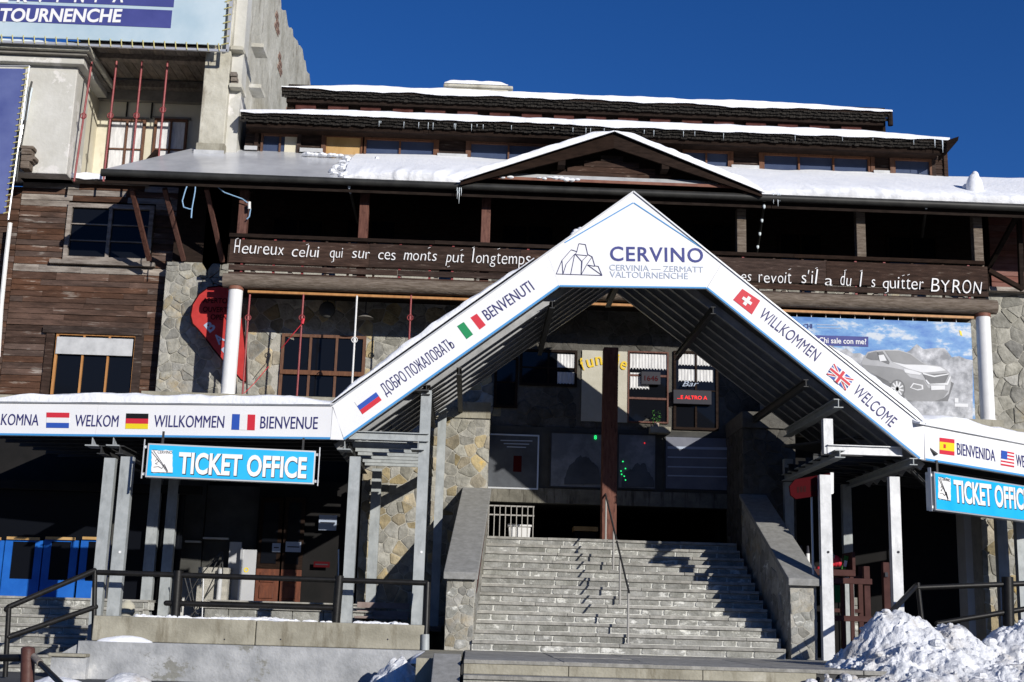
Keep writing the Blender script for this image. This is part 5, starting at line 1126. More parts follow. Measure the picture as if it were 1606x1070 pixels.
# ================================================================== TEARDROP FLAG, CAR BILLBOARD, ARROW SIGN
YTf = 24.72; tf = thing('teardrop_flag', 'red teardrop bar flag with grey lettering behind the left white column', 'flag', P(384,600,YTf))
pts = [(386,600),(386,560),(380,500),(374,462),(362,452),(345,449),(327,451),(312,462),(302,478),(299,495),(302,508),(310,516),(322,530),(335,548),(350,566),(366,582),(378,596)]
v = [P(x,y,YTf) for x, y in pts]; build('cloth', MB().prism(v, (0,.02,0)), M['red'], tf)
mb = MB(); mb.path([P(x,y,YTf+.01) for x, y in pts[0:1]+pts[::-1]+pts[0:0]], .018, 6); build('edge_tape', mb, M['flagcharcoal'], tf)
TFp = FP(YTf)
for s, a, b, h in (('APERTO',(318,475),(356,476),8),('OUVERT',(318,489),(356,490),8),('OPEN',(330,501),(356,502),8)): lettering(s, TFp, a, b, h, M['flagcharcoal'], tf, bold=.01)
for ch, x, y in (('B',329,522),('A',343,541),('R',356,560)): lettering(ch, TFp, (x,y), (x+10,y-8), 15, M['greyprint'], tf, bold=.03)
build('pole', MB().tube(P(388,636,YTf+.02), P(385,500,YTf+.02), .018, 8), M['gutter'], tf); build('foot', MB().box(v[0].x-.2, v[0].x+.25, YTf-.2, YTf+.2, ZTER+.001, ZTER+.05), M['dark'], tf)
# billboard with printed car
YCB = 23.98; a, b, c, d = rect(1262,497,1526,655,YCB); a = P(1205,560,YCB).x; d = P(1392,502,YCB).z; c = ZTER+.06
cbm = thing('car_billboard', 'printed banner of a silver car under a cloudy blue sky hung beneath the balcony', 'billboard', ((a+b)/2, YCB, c))
skym = mat('printed_cloudy_sky', (.03,.15,.45), .45, (.13,.30,.56), (.50,.55,.61), scale=1.7, contrast=(.36,.52), stretch=(1,1,2.0))
rock = mat('printed_rocks', (.20,.21,.23), .5, (.48,.49,.52), (.70,.71,.73), scale=4.5, contrast=(.38,.6))
sil = mat('printed_car_silver', (.26,.265,.28), .4, (.42,.43,.45), scale=.9); dk = mat('printed_dark_grey', (.07,.075,.085), .4, (.13,.135,.15), scale=2); sil2 = mat('printed_pale_silver', (.60,.61,.63), .4, (.66,.67,.68), scale=3); mid = mat('printed_mid_grey', (.17,.175,.185), .4, (.23,.235,.245), scale=2)
def zz(px, py): return 1160+px*380/1606, 490+py*380/1606   # crop coordinates of the poster to picture pixels
CP = FP(YCB)
horizon = P(1420,566,YCB).z
build('sheet', MB().box(a, b, YCB, YCB+.02, c, d), skym, cbm)
gr = [CP.at(1205,672,.0)]; rr = random.Random(3)
for k in range(30): x = 1205+k*(1526-1205)/29; gr.append(CP.at(x, 553+rr.uniform(-7,6)+8*math.sin(k*.5), .0))
gr.append(CP.at(1526,672,0)); gr = [Vector((min(q.x,b),YCB-.001,max(q.z,c))) for q in gr]; build('rocky_ground_print', MB().prism(gr, (0,-.002,0)), rock, cbm)
def pr(nm, pts, m, lay): build(nm, MB().prism([CP.at(*zz(x,y), .003+lay*.0022) for x, y in pts], (0,-.0015,0)), m, cbm)
pr('car_shadow_print', [(800,430),(1100,590),(1380,590),(1420,470),(1250,380)], dk, 0)
pr('car_body_print', [(808,330),(822,300),(850,262),(905,252),(960,248),(1060,250),(1130,272),(1210,330),(1260,345),(1330,358),(1370,378),(1392,402),(1400,450),(1398,490),(1385,540),(1350,570),(1290,590),(1180,590),(1120,585),(1095,575),(1085,520),(1040,455),(1000,470),(960,440),(870,400),(815,370)], sil, 1)
pr('car_side_print', [(808,345),(870,352),(985,362),(1080,380),(1130,430),(1220,450),(1250,500),(1385,520),(1350,570),(1290,590),(1120,585),(1095,560),(1040,455),(1000,465),(870,400),(815,370)], mid, 2)
pr('window_print', [(838,300),(852,272),(905,258),(918,268),(925,318),(870,315)], dk, 3); pr('window_print', [(912,262),(948,258),(995,330),(990,345),(925,320)], dk, 3)
pr('windscreen_print', [(962,254),(1060,256),(1130,277),(1205,332),(1230,345),(1090,342),(1010,325)], mid, 3); pr('bonnet_print', [(1010,330),(1100,347),(1240,350),(1330,362),(1368,385),(1290,395),(1215,400),(1120,375)], sil2, 3)
pr('mirror_print', [(920,285),(955,280),(975,320),(930,325)], sil2, 4); pr('headlight_print', [(1088,375),(1150,385),(1205,405),(1195,415),(1130,408),(1095,398)], sil2, 4)
pr('grille_print', [(1212,405),(1280,408),(1370,402),(1388,412),(1360,470),(1255,480)], dk, 4); pr('grille_bar_print', [(1212,400),(1290,420),(1385,406),(1385,412),(1290,430),(1215,410)], sil2, 5)
pr('fog_lamp_print', [(1128,500),(1150,468),(1215,482),(1218,510),(1180,518)], sil2, 4); pr('fog_lamp_print', [(1138,498),(1155,476),(1205,487),(1208,505),(1178,510)], mid, 5); pr('number_plate_print', [(1268,486),(1362,484),(1360,512),(1270,516)], sil2, 5)
pr('bumper_line_print', [(1250,478),(1230,450),(1238,446),(1262,474),(1372,468),(1395,420),(1400,430),(1380,482)], sil2, 5)
cw = (1045,508)
pr('tyre_print', [(cw[0]+52*math.cos(k*.3927), cw[1]+64*math.sin(k*.3927)) for k in range(16)], dk, 3); pr('wheel_print', [(cw[0]+44*math.cos(k*.3927), cw[1]+54*math.sin(k*.3927)) for k in range(16)], mid, 4)
for k in range(10):
    an_ = k*math.pi/5+.2; c1, s1_ = math.cos(an_), math.sin(an_); pr('spoke_print', [(cw[0]+6*s1_,cw[1]-6*c1),(cw[0]-6*s1_,cw[1]+6*c1),(cw[0]+42*c1-5*s1_,cw[1]+52*s1_+5*c1),(cw[0]+42*c1+5*s1_,cw[1]+52*s1_-5*c1)], sil2, 5)
pr('slogan_band', [(440,150),(853,162),(853,229),(470,215)], M['indigo'], 1); lettering('Chi sale con me?', CP, zz(527,202), zz(840,212), 8.6, M['white'], cbm, off=.01, bold=.012)
lettering('CHI', CP, zz(425,105), zz(482,106), 7, M['indigo'], cbm, off=.008, bold=.01); pr('faint_text_print', [(512,78),(650,84),(650,88),(512,82)], M['greyprint'], 1); pr('faint_text_print', [(512,98),(675,104),(675,108),(512,102)], M['greyprint'], 1)
pr('yellow_mark_print', [(1455,118),(1470,126),(1477,158),(1462,150)], M['fly'], 1); pr('stamp_print', [(1425,568),(1450,569),(1450,600),(1425,598)], sil2, 2); pr('stamp_print', [(1425,603),(1515,606),(1515,628),(1425,625)], sil2, 2)
mb = MB(); n_ = 14
for k in range(n_+1): x = a+(b-a)*k/n_; mb.path([(x,YCB+.01,d-.02), (x+.01,YCB+.03,d+.11)], .007, 5)
build('cord', mb, M['whitecol'], cbm)
for px, py, nm in ((1276,490,'red iron rod stub above the car billboard, left one'),(1366,494,'white iron rod stub above the car billboard'),(1438,497,'red iron rod stub above the car billboard, middle right one'),(1501,500,'red iron rod stub above the car billboard, beside the right column')):
    x = P(px,py,YB+.05).x; t = thing('iron_rod', nm, 'iron rod', (x,YB+.05,d)); build('shaft', MB().tube((x,YB+.20,ZTER), (x,YB+.20,ZBL0-.05), .02, 8), M['whitecol'] if 'white' in nm else M['redrod'], t); build('collar', MB().tube((x,YB+.20,ZBL0-.1), (x,YB+.20,ZBL0-.05), .035, 8), M['copper'], t)
# arrow sign
YAr = 20.05; t = thing('arrow_sign', 'dark red arrow-shaped sign pointing left at the head of a thin grey pole', 'sign', P(1276,910,YAr+.05))
sh = [(1238,763),(1247,752),(1303,742),(1306,744),(1306,772),(1303,775),(1248,783),(1240,777)]
build('arrow_board', MB().prism([P(x,y,YAr) for x, y in sh], (0,.05,0)), M['darkred'], t, bev=.006); build('end_cap', MB().prism([P(x,y,YAr-.006) for x, y in ((1302.5,741),(1307.5,741.5),(1307.5,774),(1302.5,776))], (0,.07,0)), M['white'], t)
for k in range(9):
    if k != 3: x = 1250+k*5.2; build('worn_letter', MB().prism([P(x+dx, 773-k*.55+dy, YAr-.003) for dx, dy in ((0,0),(3.6,-.4),(3.6,-9.6),(0,-9.2))], (0,.002,0)), M['flagcharcoal'], t)
build('pole', MB().tube((P(1276,850,YAr).x,YAr+.07,P(1276,912,YAr).z), (P(1276,850,YAr).x,YAr+.07,P(1276,778,YAr).z), .018, 10), M['alu'], t)

# ================================================================== LEFT TERRACE, DOORS, STEPS
YL = 19.4
la, lb = P(147,990,YL).x, P(666,1000,YL).x; zlt = zLed; zlb = P(400,1012,YL).z
lt = thing('left_platform', 'pale concrete edged platform under the left canopy wing', 'platform', ((la+lb)/2, YL, 0))
xs = [la, la+(lb-la)*.49, lb]
for p, q in zip(xs, xs[1:]): build('edge_beam', MB().box(p+.006, q-.006, YL-.10, YL+.45, zlb, zlt), M['conc'], lt, bev=.015)
for px in (352, 440, 608): q = P(px, 1003, YL-.1); build('drain_hole', MB().tube(q-Vector((0,.003,0)), q+Vector((0,.02,0)), .012, 8), M['dark'], lt)
build('plaster_wall', MB().box(la-.1, lb+.02, YL-.36, YL+.44, -.2, zlb-.002), M['plaster'], lt)
# sloping plaster apron toward the landing
build('plaster_wall', MB().prism([(la-.45,YL-.30,-.2),(la-.45,YL-.30,.9),(la-.08,YL-.30,zlb-.02),(la-.08,YL-.30,-.2)], (0,.2,0)), M['plaster'], lt)
build('floor', MB().box(la, lb-.03, YL+.45, HB, 1.0, zlt-.02), M['asphalt'], lt)
a_, b_ = P(345,968,23).x, P(532,968,23).x
for k, (z0_, z1_, y) in enumerate(((zlt-.02,P(450,955,22.6).z,22.6),(P(450,955,22.6).z,P(450,944,23).z,23.0))):
    x = a_-.2
    while x < b_+.6: e = min(x+random.uniform(.4,.7), b_+.6); build('step_block', MB().box(x+.005, e-.005, y+random.uniform(0,.01), HB, z0_, z1_-.03), M['step'], lt, bev=.01); x = e
    build('step_slab', MB().box(a_-.25, b_+.6, y-.04, HB, z1_-.028, z1_), M['tread'], lt, bev=.008)
zd = P(450,944,23).z
mb = MB(); mb.sm = True; rr = random.Random(9)
for k in range(150):
    px = rr.choice((rr.uniform(205,330), rr.gauss(405,28), rr.gauss(375,50), rr.uniform(280,520), rr.uniform(560,640))); y = rr.uniform(YL-.06,YL+.3); q = P(px,970,YL); s = rr.uniform(.02,.05)*(1.5 if 370 < px < 440 else 1); mb.ball((q.x,y,zlt+.002), s*rr.uniform(1,2.6), s, s*rr.uniform(.4,1.0), 7, 4)
build('snow_remnants', mb, M['snow'], None, 'thin line of melting snow along the top of the concrete platform edge', 'snow', kind='stuff')
def heap(name, c, rx, ry, h, label, seed, m='snow', nx=50, ny=36, chunk=.25, kind='stuff', base=0):
    mb = MB(); mb.sm = True; v = []
    for j in range(ny+1):
        for i in range(nx+1):
            u, w_ = 2*i/nx-1, 2*j/ny-1; x, y = c[0]+u*rx, c[1]+w_*ry; r2 = u*u+w_*w_; e = max(0, 1-r2**1.0)
            z = h*(e**.75)*(1+.35*nz_(x+seed,y,0,.9))+chunk*h*e**.3*(nz_(x+seed,y,0,2.6)*.6+abs(nz_(x,y+seed,1,5.5))*.5+nz_(x,y,seed,12)*.22) if e > 0 else -.03
            v.append((x, y, c[2]+z+base))
    mb.add(v, [(j*(nx+1)+i, j*(nx+1)+i+1, (j+1)*(nx+1)+i+1, (j+1)*(nx+1)+i) for j in range(ny) for i in range(nx)])
    return build(name, mb, M[m], None, label, 'snow', kind=kind)
q = P(185,1010,YL-.2); heap('snow_patch', (q.x+.1,YL-.23,zlb-.01), .42, .12, .10, 'flat patch of snow under the left end of the concrete edge', 3, nx=26, ny=12)
# side stairs on the left
sl_ = thing('side_stairs', 'short flight of stone block steps climbing to the blue doors', 'staircase', (-8, 21, .7))
dsl0 = -13.0; dsl1 = la-.05
for i in range(8):
    y0 = 20.5+.32*i; zb, zt = .72+.15*(i-1)+.0, .72+.15*i+.0
    build('mortar_bed', MB().box(dsl0, dsl1, y0+.012, y0+.4, zb-.02, zt-.04), M['stepjoint'], sl_)
    x = dsl0+random.uniform(0,.3)
    while x < dsl1-.02:
        e = min(x+random.uniform(.3,.62), dsl1); build('stone_block', MB().box(x+.008, e-.008, y0-random.uniform(0,.008), y0+.05, zb+.008, zt-.044), M['step'], sl_, bev=.008); x = e
    x = dsl0
    while x < dsl1-.02:
        e = min(x+random.uniform(.9,1.4), dsl1)
        if dsl1-e < .3: e = dsl1
        build('tread_slab', MB().box(x+.003, e-.003, y0-.03, y0+.38 if i < 7 else 24.4, zt-.04, zt), M['tread'], sl_, bev=.005); x = e
zS = .72+.15*7
# cheek wall of side stairs + post + lower stairs masonry bottom-left
t = thing('cheek_wall', 'low plastered wall with a snowy slab beside the side stairs', 'wall', (la-.6, 19.2, 0))
zq = P(115,1024,19.2).z; xa_, xb_ = P(90,1040,19.2).x, P(134,1040,19.2).x+.1
build('wall', MB().box(xa_, xb_, 18.9, 19.7, 0, zq-.05), M['plaster'], t); build('slab', MB().box(xa_-.04, xb_, 18.85, 19.75, zq-.048, zq), M['conc'], t, bev=.015)
heap('snow_heap', (P(95,1068,17.8).x,17.6,.34), .6, .7, .34, 'heap of dirty snow below the cheek wall at the lower left', 5)
heap('snow_heap', (P(622,1060,18.3).x,18.4,.60), .42, .5, .40, 'small heap of snow against the grey plaster wall left of the landing', 8, m='dirtysnow', chunk=.7)
heap('snow_heap', (P(195,1078,18.4).x,18.6,.58), .35, .35, .13, 'brownish low snow remnant under the grey plaster wall', 9, m='dirtysnow', chunk=.6)
heap('snow_crumbs', (P(668,1018,18.9).x,18.9,1.0), .22, .2, .14, 'crumbs of snow beside the foot of the drainpipe post', 10, nx=20, ny=16)
build('low_ground_strip', MB().box(-13, ll-.02, 14, 20.6, .2, .62), M['ground'], None, kind='structure')
# railings (black)
def rail_thing(label, pieces, posts, m='black', pr=.035, tr=.04, cat='railing', name='railing'):
    a = pieces[0][0]; t = thing(name, label, cat, a)
    for k, (p, q) in enumerate(pieces): mb = MB(); mb.sm = True; mb.tube(p, q, tr, 12); mb.ball(p, tr, tr, tr, 10, 6).ball(q, tr, tr, tr, 10, 6); build('rail', mb, M[m], t)
    for p, q, r in posts: build('post', MB().tube(p, q, r, 14), M[m], t)
    return t
Yr = YL+.05
def V(px, py, Y=None): return P(px, py, Y or Yr)
r1 = P(155,894,Yr); zt1 = (P(280,900,Yr).z+P(660,915,Yr).z)/2; zt2 = P(600,955,Yr).z+.06
zt2 = (P(400,951,Yr).z+P(320,947,Yr).z)/2
def HX(px, z): x = P(px,930,Yr).x; return Vector((x,Yr,z))
rail_thing('black metal railing on the concrete platform edge under the left ticket sign', [(HX(151,zt1),HX(668,zt1-.01)),(HX(262,zt2),HX(530,zt2))],
   [(HX(278,zlt),HX(277,zt1+.06),.07),(HX(529,zlt),HX(531,zt1+.06),.065),(P(667,1018,Yr-.15),HX(670,zt1),.045)])
build('pipe_sleeve', MB().tube(P(667,1020,Yr-.17), P(667,995,Yr-.16), .06, 12), M['steel'], [o for o in bpy.data.objects if o.name.startswith('railing')][0])
Ys = 18.9
rail_thing('black metal handrail sloping down beside the side stairs at the left edge', [(P(148,895,Yr),P(14,952,Ys-.3)),(P(150,952,Yr),P(14,999,Ys-.3)),(P(14,952,Ys-.3),P(10,956,Ys-.3))],
   [(P(8,1062,Ys-.3),P(14,952,Ys-.3),.036),(P(147,1000,Yr-.02),P(149,895,Yr),.036)])
t = thing('brown_bollard_rail', 'thick brown tube post with a descending handrail at the lower left corner', 'railing', P(44,1068,14.6))
mb = MB(); mb.sm = True; mb.tube(P(42,1110,14.6), P(44,1018,14.6), .075, 18); mb.ball(P(44,1018,14.6), .075, .075, .03, 16, 8); build('post', mb, M['rust'], t)
build('rail', MB().tube(P(52,1030,14.6), P(118,1094,13.6), .03, 12), M['black'], t); build('joint', MB().tube(P(51,1029,14.6), P(63,1040,14.42), .038, 12), M['greywood'], t); build('rail', MB().tube(P(-30,1032,14.9), P(36,1032,14.65), .04, 12), M['black'], t)
t = thing('orange_item', 'tan vase-shaped boulder beside the left steel posts', 'boulder', P(200,968,21)); mb = MB(); mb.sm = True; q = P(199,955,21); 
mb.tube((q.x,21,zlt), (q.x,21,zlt+.06), .10, 16, .13); mb.tube((q.x,21,zlt+.06), (q.x,21,zlt+.24), .13, 16, .05); mb.ball((q.x,21,zlt+.12), .13, .13, .12, 16, 8); build('body', mb, M['beige'], t); 
t.name = 'stone_urn'
# back of the entrance hall: white wall pieces, doors
def slab(name, px, Y, m, par, th=.05, zb=None, bev=0):
    a, b, c, d = rect(*px, Y); return build(name, MB().box(a, b, Y, Y+th, c if zb is None else zb, d), M[m] if isinstance(m, str) else m, par, bev=bev)
hall = thing('ticket_hall_front', 'dark recessed ticket hall front with white wall panels coloured as lit and shaded', 'shop front', (-5, 24, 1.5))
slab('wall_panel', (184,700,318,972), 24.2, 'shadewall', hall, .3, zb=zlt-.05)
slab('white_panel', (196,902,210,972), 24.1, 'whitewall', hall, .09, zb=zlt-.05); slab('white_panel', (281,905,312,972), 24.1, 'whitewall', hall, .09, zb=zlt-.05)  # wall left white only where sunlit; the rest is coloured as shaded
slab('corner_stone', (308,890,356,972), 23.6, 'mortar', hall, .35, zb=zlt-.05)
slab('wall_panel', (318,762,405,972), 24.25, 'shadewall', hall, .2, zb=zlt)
slab('ledge', (318,843,358,846), 24.1, 'whitewall', hall, .1); slab('ledge', (290,848,314,851), 24.05, 'whitewall', hall, .1)
for k in range(6): slab('ladder_rung', (212,770+k*18,222,771.5+k*18), 24.1, 'dsteel', hall, .03); slab('ladder_rung', (287,770+k*18,294,771.5+k*18), 24.1, 'dsteel', hall, .03)
pm = MB(); pm.sm = True; pm.tube((P(341,960,23.5).x,23.5,zlt), (P(341,960,23.5).x,23.5,P(341,892,23.5).z), .045, 14); build('grey_pipe', pm, M['flash'], hall)
gd = thing('grey_door', 'grey metal door panel with a round yellow sticker, standing half open', 'door', P(378,944,24)); 
a, b, c, d = rect(357,850,376,940,23.95); build('leaf', MB().box(a, b, 23.95, 24.0, zd, d), M['doorgrey'], gd, bev=.006); a, b, c, d = rect(378,862,400,940,23.85); build('leaf', MB().box(a, b, 23.85, 23.9, zd, d), M['doorgrey'], gd, bev=.006)
q = P(386,894,23.84); mb = MB(); n_ = 16; mb.add([(q.x+r*math.cos(k*2*math.pi/n_),23.845,q.z+r*math.sin(k*2*math.pi/n_)) for r in (.045,.025) for k in range(n_)], [(k,(k+1)%n_,n_+(k+1)%n_,n_+k) for k in range(n_)]); build('round_sticker', mb, M['fly'], gd)
build('door_frame', MB().box(a-.03,a-.0,23.8,24.0,zd,d+.02), M['alu'], gd)
bd = thing('brown_door', 'reddish brown panelled wooden door beyond the black railing', 'door', P(440,944,24)); 
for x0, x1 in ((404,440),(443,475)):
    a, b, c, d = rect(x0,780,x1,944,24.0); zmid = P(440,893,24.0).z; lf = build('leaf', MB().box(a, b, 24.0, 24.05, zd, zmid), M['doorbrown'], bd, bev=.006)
    build('upper_leaf', MB().box(a, b, 24.0, 24.05, zmid+.002, d), M['darkwood'], bd, bev=.006); build('pane', MB().box(a+.07, b-.07, 23.985, 23.999, zmid+.1, d-.1), M['glass'], bd)  # dark upper leaf and glass stand in for the canopy's shade
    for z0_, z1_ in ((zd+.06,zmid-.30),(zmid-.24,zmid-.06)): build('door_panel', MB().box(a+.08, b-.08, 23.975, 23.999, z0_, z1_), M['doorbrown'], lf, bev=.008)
for px, l in (((448,850,472,866),'white'),((427,852,440,866),'dim'),((500,808,528,832),'pale'),((492,881,517,890),'red')):
    a, b, c, d = rect(*px, 23.97); tt = thing('paper_notice', {'white':'small white paper notice above the brown door','dim':'small dim paper notice left of the white one above the brown door','pale':'large pale sheet notice in the dark hall behind the steel post','red':'small red and grey notice low in the dark hall'}[l], 'notice', ((a+b)/2,23.97,c)); build('sheet', MB().box(a, b, 23.96, 23.97, c, d), M['greyprint'] if l != 'red' else M['darkred'], tt); build('print', MB().box(a+.03, b-.03, 23.956, 23.959, (c+d)/2-.01, (c+d)/2+.01), M['dark'], tt)
slab('dark_panel', (402,755,562,944), 24.1, 'tileline', hall, .1, zb=zd-.02)
# blue doors
bt = thing('blue_doors', 'bright blue double doors with glass at the top of the side stairs', 'door', P(60,935,23.2))
def leaf(x0, x1, tilt=0, Y=23.2):
    a, b, c, d = rect(x0,847,x1,937,Y); c = zS; fw = .13; mb = MB(); ya = Y+tilt
    def pt(x, y, z): return (x, Y+(tilt*(x-a)/(b-a))+y, z)
    for p, q, r, s in ((a,a+fw,c,d),(b-fw,b,c,d),(a+fw,b-fw,c,c+.30),(a+fw,b-fw,d-.03,d)):
        mb.add([pt(x,y,z) for x in (p,q) for y in (0,.05) for z in (r,s)], [(0,1,3,2),(4,6,7,5),(0,4,5,1),(2,3,7,6),(0,2,6,4),(1,5,7,3)])
    l = build('door_leaf', mb, M['blue'], bt); mb = MB(); mb.add([pt(x,y,z) for x in (a+fw,b-fw) for y in (.02,.03) for z in (c+.3,d-.03)], [(0,1,3,2),(4,6,7,5),(0,4,5,1),(2,3,7,6),(0,2,6,4),(1,5,7,3)]); build('pane', mb, M['glass'], l)
    build('push_bar', MB().box(a+.03, b-.05, Y-.05+tilt*.5, Y-.02+tilt*.5, d+.002, d+.05), M['tan'], l)
build('shade_glazing', MB().box(-13, la+.3, 23.3, 23.34, zS, P(60,768,23.2).z), M['glass'], hall); leaf(-45,2); leaf(4,63); leaf(65,119); leaf(123,172)  # dark glass sheet stands in for the shade above the blue doors
build('overdoor_beam', MB().box(-13, la+.6, 23.1, 23.3, P(60,768,23.2).z, P(60,755,23.2).z), M['tileline'], hall)
build('pier', MB().box(P(176,850,23.2).x, P(184,850,23.2).x, 23.1, HB, zlt, 3.8), M['shadewall'], hall)
# clutter in front of the grey door: trolley tubes
t = thing('folding_trolley', 'thin metal luggage trolley leaning near the grey door', 'trolley', P(320,965,22.5)); mb = MB(); 
for a, b in (((290,943),(312,906)),((312,906),(346,866)),((300,966),(345,905)),((312,955),(348,880)),((349,866),(349,905)),((347,866),(332,898)),((288,900),(300,945)),((297,905),(305,950)),((300,945),(308,962)),((308,962),(318,966)),((297,968),(302,962))): mb.tube(P(*a,22.5), P(*b,22.5), .011, 6)
build('tubing', mb, M['dsteel'], t); build('stake', MB().tube(P(317,968,22.4), P(319,908,22.4), .012, 6), M['alu'], t); build('stake', MB().tube(P(530,965,22.4), P(531,862,22.4), .012, 6), M['alu'], t)
# wall panel handle cable
# bench
Yb = 22.4; a, b = P(557,960,Yb).x, P(640,960,Yb).x
bn = thing('slatted_bench', 'brown slatted bench half in shadow in front of the sunlit stone wall', 'bench', ((a+b)/2, Yb, zlt))
for py0, py1 in ((945,954),(958,967)): build('back_slat', MB().box(a, b, Yb+.3, Yb+.33, P(600,py1,Yb).z, P(600,py0,Yb).z), M['bench'], bn, bev=.005)
for k in range(3): build('seat_slat', MB().box(a, b, Yb-.1+k*.13, Yb+.0+k*.13, P(600,971,Yb).z, P(600,970,Yb).z+.03), M['bench'], bn, bev=.005)
for x in (a+.15, b-.15): build('leg', MB().box(x-.02, x+.02, Yb+.02, Yb+.29, zlt-.02, P(600,971,Yb).z-.001), M['dsteel'], bn)
build('floor_strip', MB().box(wx0-.1, SX0-.6, 21, YW, zlt-.1, zlt-.03), M['asphalt'], lt)

# ================================================================== RIGHT SIDE UNDER THE CANOPY
rg = thing('right_passage_front', 'dark shop front with stone piers under the right canopy wing', 'shop front', (8, 23.5, ZL))
ZRf = ZL
def pier(px, Y, m, par, th=.6, zt=3.9):
    a, b = P(px[0],900,Y).x, P(px[1],900,Y).x; return build('pier', MB().box(a, b, Y, Y+th, ZRf-.05, zt), M[m], par)
pier((1516,1530), 23.5, 'whitewall', rg, .4); 
a, b = P(1543,900,23.0).x, P(1568,900,23.0).x; build('pier_core', MB().box(a+.01, b+.6, 23.04, 23.6, ZRf-.05, 4.0), M['mortar'], rg); wall_stones(rg, a, b+.6, ZRf, 4.0, 23.04, .32, .26, [M['stone'],M['ochre']], seed=91)
# table with scarves and stands
YTb = 21.6; a, b, c, d = rect(1262,893,1342,903,YTb); tb = thing('display_table', 'dark red display table with goods behind the right parapet', 'table', ((a+b)/2, YTb, ZRf))
build('table_top', MB().box(a, b, YTb, YTb+.7, c, d), M['darkred2'], tb, bev=.01); build('back_board', MB().box(b-.05, b, YTb, YTb+.6, d+.001, P(1342,866,YTb).z), M['darkred2'], tb)
for x, y in ((a+.06,YTb+.06),(b-.06,YTb+.06),(a+.06,YTb+.6),(b-.06,YTb+.6)): build('leg', MB().box(x-.03, x+.03, y-.03, y+.03, ZRf, c-.001), M['darkred2'], tb)
zt_ = d
for x0, x1, y0, m, nm, l in ((1254,1260,853,'whitecol','white_bottle','white bottle with a dark band, left one on the display table'),(1265,1270,853,'whitecol','white_bottle','white bottle with a dark band, right one on the display table')):
    q = P((x0+x1)/2,900,YTb+.1); t = thing(nm, l, 'bottle', (q.x,YTb+.1,zt_)); build('body', MB().tube((q.x,YTb+.1,zt_+.001), (q.x,YTb+.1,P(1257,868,YTb+.1).z), .032, 12), M[m], t); build('cap', MB().tube((q.x,YTb+.1,P(1257,868,YTb+.1).z), (q.x,YTb+.1,P(1257,856,YTb+.1).z), .032, 12, .02), M['dark'], t)
for px, py, m, rx, rz2, nm, l in ((1269,888,'dark',.11,.10,'dark_bag','dark rounded bag on the display table beside the bottles'),(1310,880,'flr',.10,.10,'red_hat','red knitted hat on the display table'),(1303,872,'terracotta',.06,.07,'pink_cloth','pink cloth above the red hat on the display table'),(1284,893,'flr',.05,.05,'red_glove','small red glove at the front of the display table')):
    q = P(px,py,YTb+.2); t = thing(nm, l, nm.split('_')[1], (q.x,YTb+.2,zt_)); mb = MB(); mb.ball(q, rx, .08, rz2, 14, 8); mb.ball(q+Vector((rx*.5,-.02,-rz2*.35)), rx*.55, .06, rz2*.6, 12, 6); mb.ball(q+Vector((-rx*.6,-.01,-rz2*.5)), rx*.5, .06, rz2*.5, 12, 6); build('body', mb, M[m], t)
q = P(1325,880,YTb+.2); t = thing('green_bottle', 'green and white striped packet standing at the right of the display table', 'packet', (q.x,YTb+.2,zt_)); build('body', MB().bar((q.x-.03,YTb+.2,zt_+.01), (q.x+.03,YTb+.2,zt_+.24), .07, .03, (0,-1,0)), M['green'], t); build('stripe', MB().bar((q.x-.012,YTb+.175,zt_+.06), (q.x+.012,YTb+.175,zt_+.16), .05, .01, (0,-1,0)), M['white'], t)
t.name = 'green_packet'
# timber fences
def fence(px0, px1, Y, tops, lows, label, ups):
    t = thing('timber_fence', label, 'fence', P((px0+px1)/2, 1000, Y)); 
    for y0, y1 in (tops, lows): a, b, c, d = rect(px0, y0, px1, y1, Y); build('rail', MB().box(a, b, Y, Y+.05, c, d), M['darkred2'], t, bev=.006)
    for u in ups: x = P(u,930,Y).x; build('post', MB().box(x-.05, x+.05, Y+.052, Y+.14, ZRf, P(u,888,Y).z), M['darkred2'], t, bev=.008)
    return t
fence(1303,1368,21.0,(907,916),(966,975),'dark red timber fence section between the two right steel posts',(1362,)); 
fence(1300,1352,23.2,(902,908),(955,961),'further timber fence section behind the first right steel post',(1330,1352))
a = P(1391,930,21.3).x; t = thing('timber_post', 'reddish timber post just left of the second right steel post', 'post', (a,21.3,ZRf)); build('shaft', MB().box(a-.05, a+.06, 21.3, 21.42, ZRf, P(1391,882,21.3).z), M['darkred2'], t, bev=.01); build('hinge', MB().box(a-.03, a+.02, 21.27, 21.299, P(1391,905,21.3).z, P(1391,898,21.3).z), M['dark'], t)
a, b, c, d = rect(1326,905,1347,958,23.6); t = thing('stone_block_pier', 'pale block pier seen through the timber fence', 'pier', ((a+b)/2,23.6,ZRf)); 
for k in range(7): z = ZRf+k*.15; build('block', MB().box(a-.01*(k % 2), b+.01*(k % 2), 23.6, 23.95, z+.004, z+.146), M['step'], t, bev=.01)
a, b, c, d = rect(1309,918,1322,945,23.5); t = thing('green_sign', 'small green panel behind the timber fence', 'sign', (a,23.5,c)); build('plate', MB().box(a, b, 23.5, 23.52, c, d), M['flg'], t); build('stake', MB().box((a+b)/2-.01, (a+b)/2+.01, 23.521, 23.54, ZRf, d), M['dsteel'], t)
# black railing right
Yk = 19.2
def K(x, y): return P(x, y, Yk)
rail_thing('black metal railing behind the large snow heap on the right', [(K(1439,922),K(1640,914)),(K(1436,920),P(1392,966,18.2)),(K(1470,978),K(1640,950))], [(K(1447,985),K(1439,914),.036),(P(1582,985,Yk),P(1580,905,Yk),.085)])
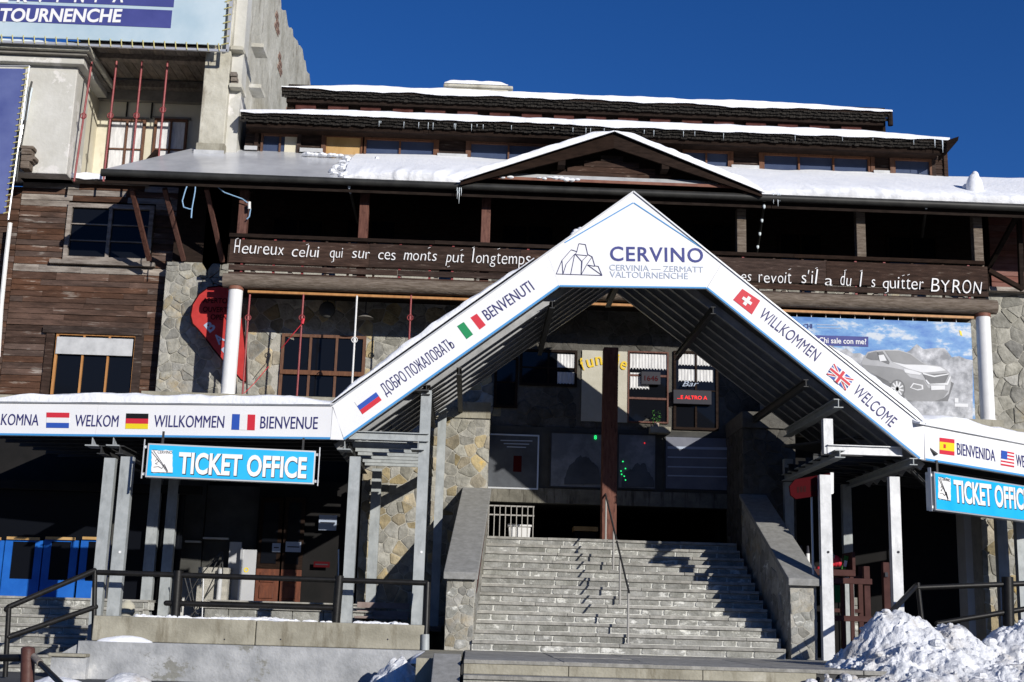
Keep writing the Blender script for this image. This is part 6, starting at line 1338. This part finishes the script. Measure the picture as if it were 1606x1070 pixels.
# snow heap: several overlapping mounds in one skin
def bigheap():
    mb = MB(); mb.sm = True; v = []; x0, x1, y0, y1 = 3.6, 12.0, 14.2, 18.9; nx, ny = 420, 240
    pk = ((P(1405,960,17.2).x,17.0,.95,1.05),(P(1470,965,17.4).x,17.2,.9,.92),(P(1540,990,17.3).x,17.2,1.0,.66),(P(1606,980,17.6).x,17.4,1.1,1.0),(P(1690,980,17.6).x,17.4,1.3,1.1),(P(1350,1030,16.4).x,16.2,.8,.45),(P(1440,1010,15.9).x,15.9,1.2,.62),(P(1590,1010,15.6).x,15.8,1.4,.45))
    for j in range(ny+1):
        for i in range(nx+1):
            x, y = x0+(x1-x0)*i/nx, y0+(y1-y0)*j/ny
            s = 0
            for a, b, r, h in pk: s = max(s, h*math.exp(-(((x-a)/r)**2+((y-b)/(r*.95))**2)*1.05))
            e = min(1, s*3); z = s*(1+.12*nz_(x,y,0,1.1))
            c1 = noise.voronoi(Vector((x*2.6,y*2.6,.3)))[0]; c2 = noise.voronoi(Vector((x*7+3,y*7,1.3)))[0]
            z += e*(.15*(.5-c1[0])+.055*(.5-c2[0])+.06*nz_(x,y,0,4)+.035*nz_(x,y,2,13)+.022*nz_(x,y,2,29)-.05*max(0,nz_(x,y,5,6)-.15))
            z -= e*.10*max(0, 1-abs((x-8.0)-(16.8-y)*.75+.25*nz_(x,y,0,2))/.08)*.5
            v.append((x+.05*nz_(x,y,9,6)*e, y+.05*nz_(x,y,11,6)*e, .80+z+(-.1 if s < .05 else 0)))
    mb.add(v, [(j*(nx+1)+i, j*(nx+1)+i+1, (j+1)*(nx+1)+i+1, (j+1)*(nx+1)+i) for j in range(ny) for i in range(nx)])
    rr = random.Random(77); top = [q for q in v if q[2] > 1.0]
    for k in range(260):
        q = rr.choice(top); s_ = rr.uniform(.012,.045)*(1.6 if rr.random() < .12 else 1); mb.ball((q[0],q[1],q[2]+s_*.3), s_*rr.uniform(.8,1.5), s_*rr.uniform(.8,1.3), s_*rr.uniform(.6,1), 6, 4)
    build('snow_heap', mb, M['dirtysnow'], None, 'large rough heap of ploughed dirty snow at the lower right', 'snow', kind='stuff')
bigheap()
mb = MB(); mb.sm = True; rr = random.Random(15)
for k in range(150):
    px = rr.gauss(1330, 38) if k < 110 else rr.uniform(1280,1606); Y_ = rr.uniform(14.9,17.2) if k < 110 else rr.uniform(15.2,16.8); q = P(px, 1040, Y_); s = rr.uniform(.02,.06)
    z = ZL if q.x < sx1+.0 and False else .86; mb.ball((q.x,Y_,z+rr.uniform(0,.22 if k<110 else .1)), s*rr.uniform(1,1.8), s*rr.uniform(1,1.6), s, 7, 5)
build('snow_clods', mb, M['dirtysnow'], None, 'loose snow clods at the foot of the large heap beside the lowest steps', 'snow', kind='stuff')
a = [P(1352,992,18.6), P(1381,975,18.6), P(1386,990,18.6), P(1366,1003,18.6)]; t = thing('blue_tarpaulin', 'folded blue tarpaulin scrap behind the large snow heap', 'tarpaulin', a[3]); build('sheet', MB().prism(a, (0.05,.25,.02)), M['tarp'], t, bev=.01)
